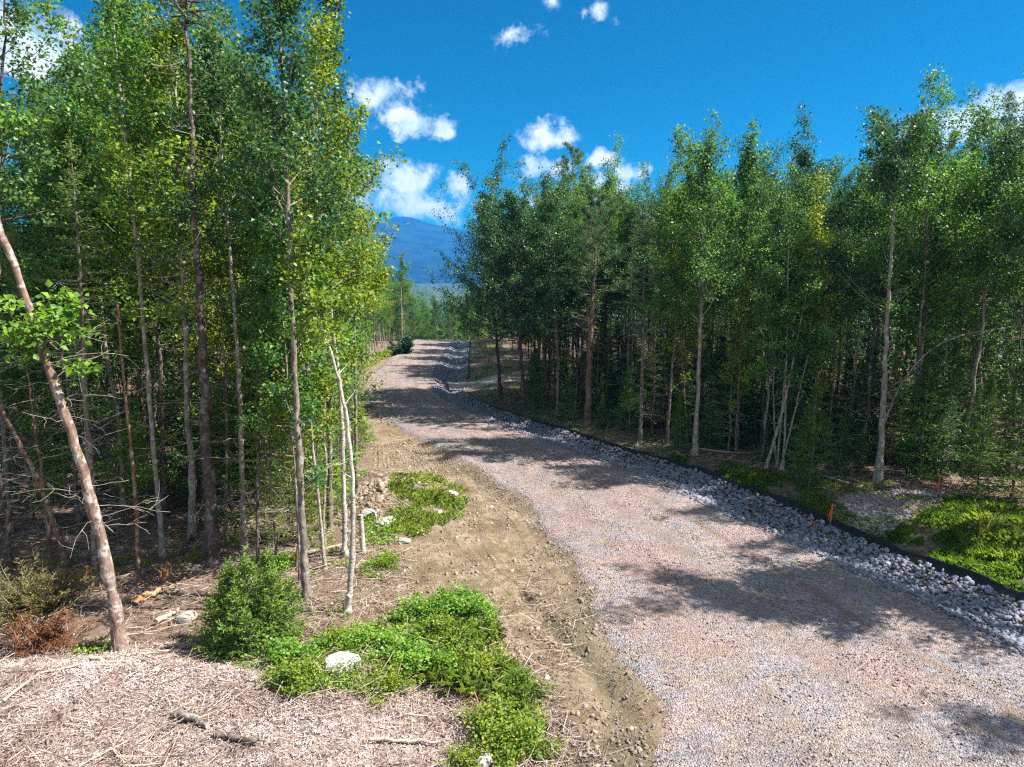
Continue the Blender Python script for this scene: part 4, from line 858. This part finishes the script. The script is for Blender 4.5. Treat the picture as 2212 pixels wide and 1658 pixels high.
# splintered stumps
def stump(px, r, h, label, seed, lean=0):
    q = np.random.default_rng(seed); x, y = on_ground(*px); root = empty('tree_stump', (x, y, hz(x, y) - .05)); tag(root, label, 'stump', 'splintered stumps in the clearing')
    g = Geo(); tube(g, np.array([(0, 0, -.1), (0, 0, h * .2), (lean * .2, 0, h * .5)]), [r * 1.45, r * 1.05, r], 10); link('stump_base', g.mesh('stump_base', [M['bark_red']], True), root)
    g = Geo()
    for i in range(26):
        a = q.random() * 6.28; d = r * .9 * q.random() ** .5; b = np.array([d * math.cos(a) + lean * .2, d * math.sin(a), h * .42]); hh = h * q.uniform(.25, .75)
        tube(g, [b, b + [q.normal() * .05 + lean * .2, q.normal() * .05, hh * .6], b + [q.normal() * .10 + lean * .4, q.normal() * .10, hh]], [q.uniform(.02, .05), q.uniform(.018, .035), .004], 5)
    link('splinters', g.mesh('splinters', [M['wood_raw']]), root)
    g = Geo()
    for i in range(40):
        a = q.random() * 6.28; d = r * (1 + 3.2 * q.random()); c = np.array([d * math.cos(a), d * math.sin(a), .08]); D = np.array([q.normal(), q.normal(), q.normal() * .2]); D = unit(D) * q.uniform(.06, .25)
        tube(g, [c - D, c + D], [.014, .006], 4)
    link('shards', g.mesh('shards', [M['wood_raw']]), root)
stump((186, 1262), .20, .62, 'wide orange splintered stump beside the brown juniper', 1)
stump((135, 1252), .15, .40, 'low torn orange stump just past the wide splintered one', 2, .3)
stump((357, 1255), .14, .60, 'narrow upright splintered stump near the dark spruce', 3)

# ------------------------------------------------------------------ bushes and ground cover
def bush(name, h, r, n, rr, leaf, lsize, per, tint, stem_mat='bark_grey', needle=False):
    root = empty(name, (0, 0, 0)); g = Geo(); c = Geo()
    for i in range(n):
        P = limb((rr.normal() * r * .2, rr.normal() * r * .2, -.03), rr.random() * 6.28, rr.uniform(.35, 1.45), math.hypot(h, r) * rr.uniform(.5, .95), rr, 6, -.3, .2)
        P[:, 2] = np.maximum(P[:, 2], -.03); tube(g, P, np.linspace(.009, .003, 6), 4)
        if needle: spray_branch(c, P, rr, .07, tint + rr.normal() * .14, .04, .26, 5, .5)
        else:
            for s in range(5):
                leaves(c, sp_at(P, rr.uniform(.25, 1, 5)), per, .09, lsize, 0, rr, tint + rr.normal() * .14)
    link('stems', g.mesh(name + '_stems', [M[stem_mat]], True), root); link('foliage', c.mesh(name + '_foliage', [M[leaf]]), root); return root
def put(o, px, label, cat='bush', group='bushes of the clearing', s=1.0, rz=None):
    x, y = on_ground(*px); o.location = (x, y, hz(x, y)); o.scale = (s,) * 3; o.rotation_euler = (0, 0, rz if rz is not None else random.random() * 6.28); return tag(o, label, cat, group)
rb = np.random.default_rng(500)
# rounded fir bush: several leaders
o = empty('fir_bush', (0, 0, 0)); gT = Geo(); gC = Geo()
for i, (dx, dy, hh) in enumerate([(0, 0, 2.0), (.5, -.1, 1.75), (-.5, .1, 1.7), (.25, .5, 1.8), (-.2, -.5, 1.45), (.75, .35, 1.35), (-.75, -.2, 1.2), (.2, -.65, 1.0), (-.5, .6, 1.5)]):
    spn = straight_spine(hh, rb, .3, (dx * .12, dy * .12), 8) + np.array([dx * .75, dy * .75, 0])
    a, b, _ = conifer(spn, .022, rb, cf=.04, R=.62, whorl=.15, nbw=6, tint=.7 + .06 * rb.normal(), dens=5, step=.042, tl=.25, dead=0, droop=.15, shape=.6)
    for S_, D_ in ((a, gT), (b, gC)): D_.f += [(f + D_.nv, m, t) for f, m, t in S_.f]; D_.v += S_.v; D_.nv += S_.nv
link('stems', gT.mesh('fir_bush_stems', [M['bark_grey']], True), o); link('foliage', gC.mesh('fir_bush_foliage', [M['needle_fir']]), o)
put(o, (545, 1408), 'big rounded green fir bush at the edge of the wood-chip bank', s=1.08, rz=0)
o = bush('juniper_bush', 1.1, 1.1, 60, rb, 'needle_brown', .06, 4, .5, 'twig', True); put(o, (70, 1310), 'olive-brown drooping conifer brush heaped by the splintered stumps', s=1.15)
o = bush('cut_branch_pile', .6, 1.0, 50, rb, 'needle_rust', .06, 4, .5, 'twig', True); put(o, (95, 1392), 'rust-red dead conifer boughs heaped below the olive brush', 'brush pile', s=1.05)
BP = [bush('leafy_shrub', .75, .6, 26, rb, 'leaf_bush', .06, 7, .55), bush('leafy_shrub', .55, .65, 24, rb, 'leaf_lime', .055, 6, .35), bush('leafy_shrub', .9, .55, 26, rb, 'leaf_bush', .065, 8, .42), bush('leafy_shrub', .45, .5, 20, rb, 'leaf_lime', .05, 7, .55)]
for i, (px, v, s, lab) in enumerate([((1010, 1335), 2, 1.0, 'dark leafy shrub at the top corner of the green patch'), ((930, 1345), 0, .95, 'leafy shrub beside the bare soil, next to the dark corner shrub'), ((900, 1470), 2, 1.0, 'dense round dark-green shrub in the middle of the patch'),
        ((1010, 1480), 3, 1.1, 'yellow-green shrub just past the dense round one'), ((1085, 1590), 3, 1.15, 'ferny lime shrub at the bare dirt edge'), ((640, 1450), 2, 1.0, 'shrub tucked against the foot of the fir bush'), ((650, 1520), 1, .9, 'low shrub where green patch meets wood chips'),
        ((730, 1430), 1, 1.0, 'light shrub just behind the blocky whitish boulder'), ((810, 1440), 0, .9, 'shrub between the blocky boulder and the dense round shrub'), ((830, 1520), 3, .9, 'small lime shrub beyond the short snapped branch'), ((1130, 1625), 1, .85, 'leafy shrub at the lowest tip of the green patch'),
        ((960, 1400), 1, 1.0, 'broad light shrub between the corner shrub and the round one'), ((1120, 1510), 1, .8, 'small shrub edging the bare dirt halfway along the patch'), ((750, 1500), 3, .7, 'tiny lime shrub at the foot of the blocky boulder'),
        ((590, 1225), 0, .8, 'shrub under the pole stems behind the fir bush'), ((830, 1225), 3, .8, 'lime shrub against the slabs near the white birch'), ((1010, 1640), 3, .6, 'small lime sprig bush by the white bottom-edge rock')]):
    o = BP[v]
    if o.name in used: o = copy_tree(o)
    used.add(o.name); put(o, px, lab, s=s); o.scale = (s * 1.1, s * 1.1, s * .78)
def inside(poly, X, Y):
    r = np.zeros(len(X), bool); n = len(poly)
    for i in range(n):
        (x1, y1), (x2, y2) = poly[i], poly[(i + 1) % n]; c = ((y1 > Y) != (y2 > Y)) & (X < (x2 - x1) * (Y - y1) / (y2 - y1 + 1e-12) + x1); r ^= c
    return r
def area(pxs, n, q):
    P = [tuple(on_ground(*p, .3 if p[0] > 1400 else 0)) for p in pxs]; A = np.array(P); X = q.uniform(A[:, 0].min(), A[:, 0].max(), n * 3); Y = q.uniform(A[:, 1].min(), A[:, 1].max(), n * 3)
    k_ = inside(P, X, Y)
    if pxs[0][0] > 1400: k_ &= X > DITCH_R(Y) + .4
    return X[k_][:n], Y[k_][:n]
g = Geo()
def cover(pxs, n, size, hmax, tint, mat, thr=-.1, seed=1):
    q = np.random.default_rng(seed); X, Y = area(pxs, n, q); nz = vnoise(X, Y, .7, 90 + seed) + .6 * vnoise(X, Y, 2, 95 + seed); kk = nz > thr; X, Y, nz = X[kk], Y[kk], nz[kk]
    C = np.stack([X, Y, gz(X, Y) + hmax * np.clip(nz - thr + .15, .1, 1) * q.uniform(.2, 1, len(X))], -1)
    for b in range(3): leaves(g, C[b::3], 6, .07, size, mat, q, tint + (-.15, 0, .15)[b])
patch = [(575, 1490), (600, 1420), (690, 1390), (840, 1340), (880, 1310), (1000, 1300), (1060, 1320), (1075, 1420), (1160, 1500), (1180, 1590), (1150, 1640), (1080, 1615), (1000, 1530), (890, 1495), (800, 1540), (620, 1545)]
cover(patch, 6000, .055, .24, .65, 0, -.12, 1); cover(patch, 3000, .05, .26, .5, 1, .0, 12)
cover(patch, 900, .05, .2, .6, 2, .0, 13); cover([(780, 1250), (780, 1130), (850, 1120), (860, 1200), (830, 1260)], 420, .07, .35, .5, 0, -.1, 2)
cover([(830, 1150), (850, 1030), (930, 1025), (1010, 1060), (1000, 1120), (900, 1165)], 900, .07, .28, .6, 1, -.1, 3)
cover([(760, 1345), (690, 1330), (640, 1250), (560, 1215), (590, 1190), (760, 1180)], 160, .08, .3, .5, 0, .1, 4)
cover([(150, 1400), (260, 1370), (280, 1395), (160, 1415)], 120, .06, .2, .55, 0, -.2, 5)
cover([(1540, 1050), (1900, 1190), (2212, 1300), (2212, 1080), (1700, 1020)], 420, .06, .18, .4, 0, .12, 6)
cover([(1010, 850), (1250, 940), (1440, 1000), (1500, 990), (1300, 905), (1150, 870)], 900, .10, .3, .3, 0, .0, 7)
cover([(1014, 745), (1014, 800), (1040, 868), (1250, 940), (1260, 900), (1120, 790), (1070, 742)], 1500, .11, .25, .05, 0, .0, 14); cover([(1000, 1640), (1050, 1590), (1130, 1640), (1100, 1660)], 120, .06, .25, .6, 1, -.3, 8)
cover([(0, 1600), (0, 1480), (560, 1500), (600, 1640)], 60, .05, .08, .6, 1, .25, 9)
cover([(780, 800), (800, 770), (870, 752), (860, 765), (800, 790)], 500, .14, .4, .7, 1, -.2, 10)
cover([(0, 1240), (40, 1210), (700, 1060), (760, 1090), (740, 1180), (300, 1230)], 700, .09, .4, .5, 1, .12, 11)
tag(link('undergrowth', g.mesh('undergrowth', [M['leaf_bush'], M['leaf_lime'], M['needle_rust']])), 'low leafy undergrowth filling gaps between the bushes and along the verge', 'undergrowth', kind='stuff')
g = Geo()
def grass(pxs, n, h, tint, thr=-.1, seed=1, z=0):
    q = np.random.default_rng(seed); X, Y = area(pxs, n, q); nz = vnoise(X, Y, .9, 40 + seed) + .6 * vnoise(X, Y, .3, 45 + seed); kk = nz > thr; X, Y, nz = X[kk], Y[kk], nz[kk]; m = len(X)
    B = np.stack([X, Y, gz(X, Y)], -1); a = q.random(m) * 6.28; L = h * q.uniform(.5, 1.2, m) * np.clip(.6 + nz, .4, 1.3); bend = q.uniform(.15, .8, m)
    D = np.stack([np.cos(a), np.sin(a), a * 0], -1); Sd = np.stack([-np.sin(a), np.cos(a), a * 0], -1); w = (.006 + .006 * q.random(m))[:, None]
    Md = B + D * (L * bend * .3)[:, None] + np.array([0, 0, 1]) * (L * .6)[:, None]; T = B + D * (L * bend)[:, None] + np.array([0, 0, 1]) * (L * (1 - .35 * bend))[:, None]
    V = np.stack([B - Sd * w, B + Sd * w, Md + Sd * w * .7, T, Md - Sd * w * .7], 1).reshape(-1, 3)
    g.add(V, np.arange(m)[:, None] * 5 + np.arange(5), 0, np.clip(tint + .35 * nz + q.normal(size=m) * .15, 0, 1))
grass([(1860, 1155), (1960, 1138), (2015, 1108), (2060, 1085), (2212, 1085), (2212, 1290), (2060, 1225), (1930, 1180)], 24000, .32, .55, -.14, 1)
grass([(2040, 1150), (2110, 1120), (2212, 1140), (2212, 1220), (2100, 1200)], 5000, .55, .85, -.3, 6)
grass([(1670, 1085), (1700, 1075), (1790, 1085), (1830, 1110), (1800, 1125), (1730, 1105)], 5000, .28, .55, -.25, 2)
grass([(1510, 1035), (1560, 1018), (1650, 1040), (1650, 1065), (1580, 1058)], 5000, .28, .5, -.25, 3)
grass([(1530, 1040), (1700, 1095), (1860, 1165), (1905, 1125), (1720, 1045), (1560, 1000)], 12000, .28, .7, -.3, 9)
grass([(1480, 1020), (1700, 1110), (2000, 1215), (2212, 1295), (2212, 1070), (1700, 1030)], 5000, .22, .9, .0, 11)
grass([(1420, 995), (1450, 985), (1490, 990), (1480, 1003)], 900, .25, .5, -.3, 4)
grass([(830, 1150), (850, 1030), (930, 1025), (1010, 1060), (1000, 1120), (900, 1165)], 6000, .30, .75, -.12, 5)
grass([(600, 1490), (700, 1400), (1000, 1310), (1060, 1340), (1160, 1560), (900, 1490), (650, 1540)], 9000, .42, .7, -.05, 7)
tag(link('grass', g.mesh('grass', [M['grass']])), 'tufts of green grass on the verge and beside the dirt shoulder', 'grass', kind='stuff')

# ------------------------------------------------------------------ silt fence, survey stakes
def fabric_mat():
    k = new_mat('black_fabric'); tc = k.n('ShaderNodeTexCoord').outputs['Object']; n = k.noise(tc, 6, 4, .6)
    p = principled(k, k.mix(k.maprange(n, .4, .7), (0.006, 0.007, 0.008), (0.018, 0.020, 0.022)), .7, .25, n, .6, .04); k.l(p.outputs[0], k.out.inputs[0]); return k.m_
M['fabric'] = fabric_mat()
def fence(y0, y1, label):
    y = np.arange(y0, y1, .18); x = DITCH_R(y) + .16 + .05 * vnoise(y, y * 0, .8, 51); base = gz(x, y); h = (.23 + .10 * vnoise(y, y * 0, 1.3, 52)) * np.interp(y, [12, 24, 45], [1.1, .95, .5]) + .05 * vnoise(y, y * 0, .4, 53)
    rows = [(-.16, -.02, 0), (-.05, .10, .28), (.02, .0, .75), (.05, .0, 1.0), (.075, 0, 1.0), (.06, 0, .5), (.06, -.05, 0)]
    Xg = np.stack([x + a + .03 * vnoise(y, y * 0 + i, .5, 54) for i, (a, b, c) in enumerate(rows)]); Zg = np.stack([base + b * .4 + h * c for a, b, c in rows]); Yg = np.stack([y for _ in rows])
    tag(link('silt_fence', grid_mesh('silt_fence', Xg, Yg, Zg, [M['fabric']])), label, 'silt fence')
fence(12, 47.6, 'near black fabric silt fence between the stone ditch and grassy verge')
fence(54.5, 88, 'farther black fabric silt fence along the ditch beyond the side path')
M['orange'] = chip_mat('stake_paint', [(0.85, 0.10, 0.02), (0.95, 0.16, 0.04)])
def stake(px, h, label, Y=None):
    x, y = on_ground(*px, .3); root = empty('survey_stake', (x, y, hz(x, y))); tag(root, label, 'stake', 'orange-topped survey stakes'); root.rotation_euler = (.02, .03, .3)
    g = Geo(); tube(g, [(0, 0, -.1), (0, 0, h * .6)], [.02, .02], 4); tube(g, [(0, 0, h * .6), (0, 0, h)], [.02, .02], 4, cap=True); link('post', g.mesh('post', [M['wood_old']]), root)
    g = Geo(); tube(g, [(0, 0, h * .4), (0, 0, h + .006)], [.024, .024], 6)
    for s in (-1, 1): tube(g, [(0, 0, h * .8), (s * .05, .02, h * .66), (s * .06, .03, h * .35)], [.014, .018, .012], 4)
    link('flagging', g.mesh('flagging', [M['orange']]), root)
stake((1794, 1118), .85, 'orange-flagged survey stake standing on the verge beside the stone pad')
stake((2025, 1068), .6, 'dull orange stake at the back of the stone pad under the firs')
x, y = on_ground(817, 1002); g = Geo(); tube(g, [(0, 0, -.1), (.01, 0, .8)], [.018, .016], 5); tag(link('grade_stake', g.mesh('grade_stake', [M['bark_dark']]), loc=(x, y, hz(x, y))), 'thin dark stake upright on the dirt beyond the soil pile', 'stake')
# dark bough hanging over the far road edge
q = np.random.default_rng(600); o = bush('drooping_bough', 2.2, 1.2, 30, q, 'leaf_dark', .16, 7, .05, 'bark_dark'); put(o, (868, 768), 'dark drooping bush at the foot of the lone broken pole', s=.9)

# ------------------------------------------------------------------ the air between here and the mountain
b = 1
me = bpy.data.meshes.new('haze'); lo = (-4600, -400, -60); hi = (4600, 6600, 345)
vs = [(x, y, z) for x in (lo[0], hi[0]) for y in (lo[1], hi[1]) for z in (lo[2], hi[2])]
me.from_pydata(vs, [], [(0, 1, 3, 2), (4, 6, 7, 5), (0, 4, 5, 1), (2, 3, 7, 6), (0, 2, 6, 4), (1, 5, 7, 3)])
k = new_mat('haze_air'); pv = k.n('ShaderNodeVolumePrincipled'); pv.inputs['Color'].default_value = (0.05, 0.38, 1.0, 1); pv.inputs['Density'].default_value = HAZE_D; pv.inputs['Anisotropy'].default_value = 0.2
k.l(pv.outputs[0], k.out.inputs['Volume']); me.materials.append(k.m_)
tag(link('haze', me), 'pale blue air fading the valley and mountain', 'haze', kind='stuff')
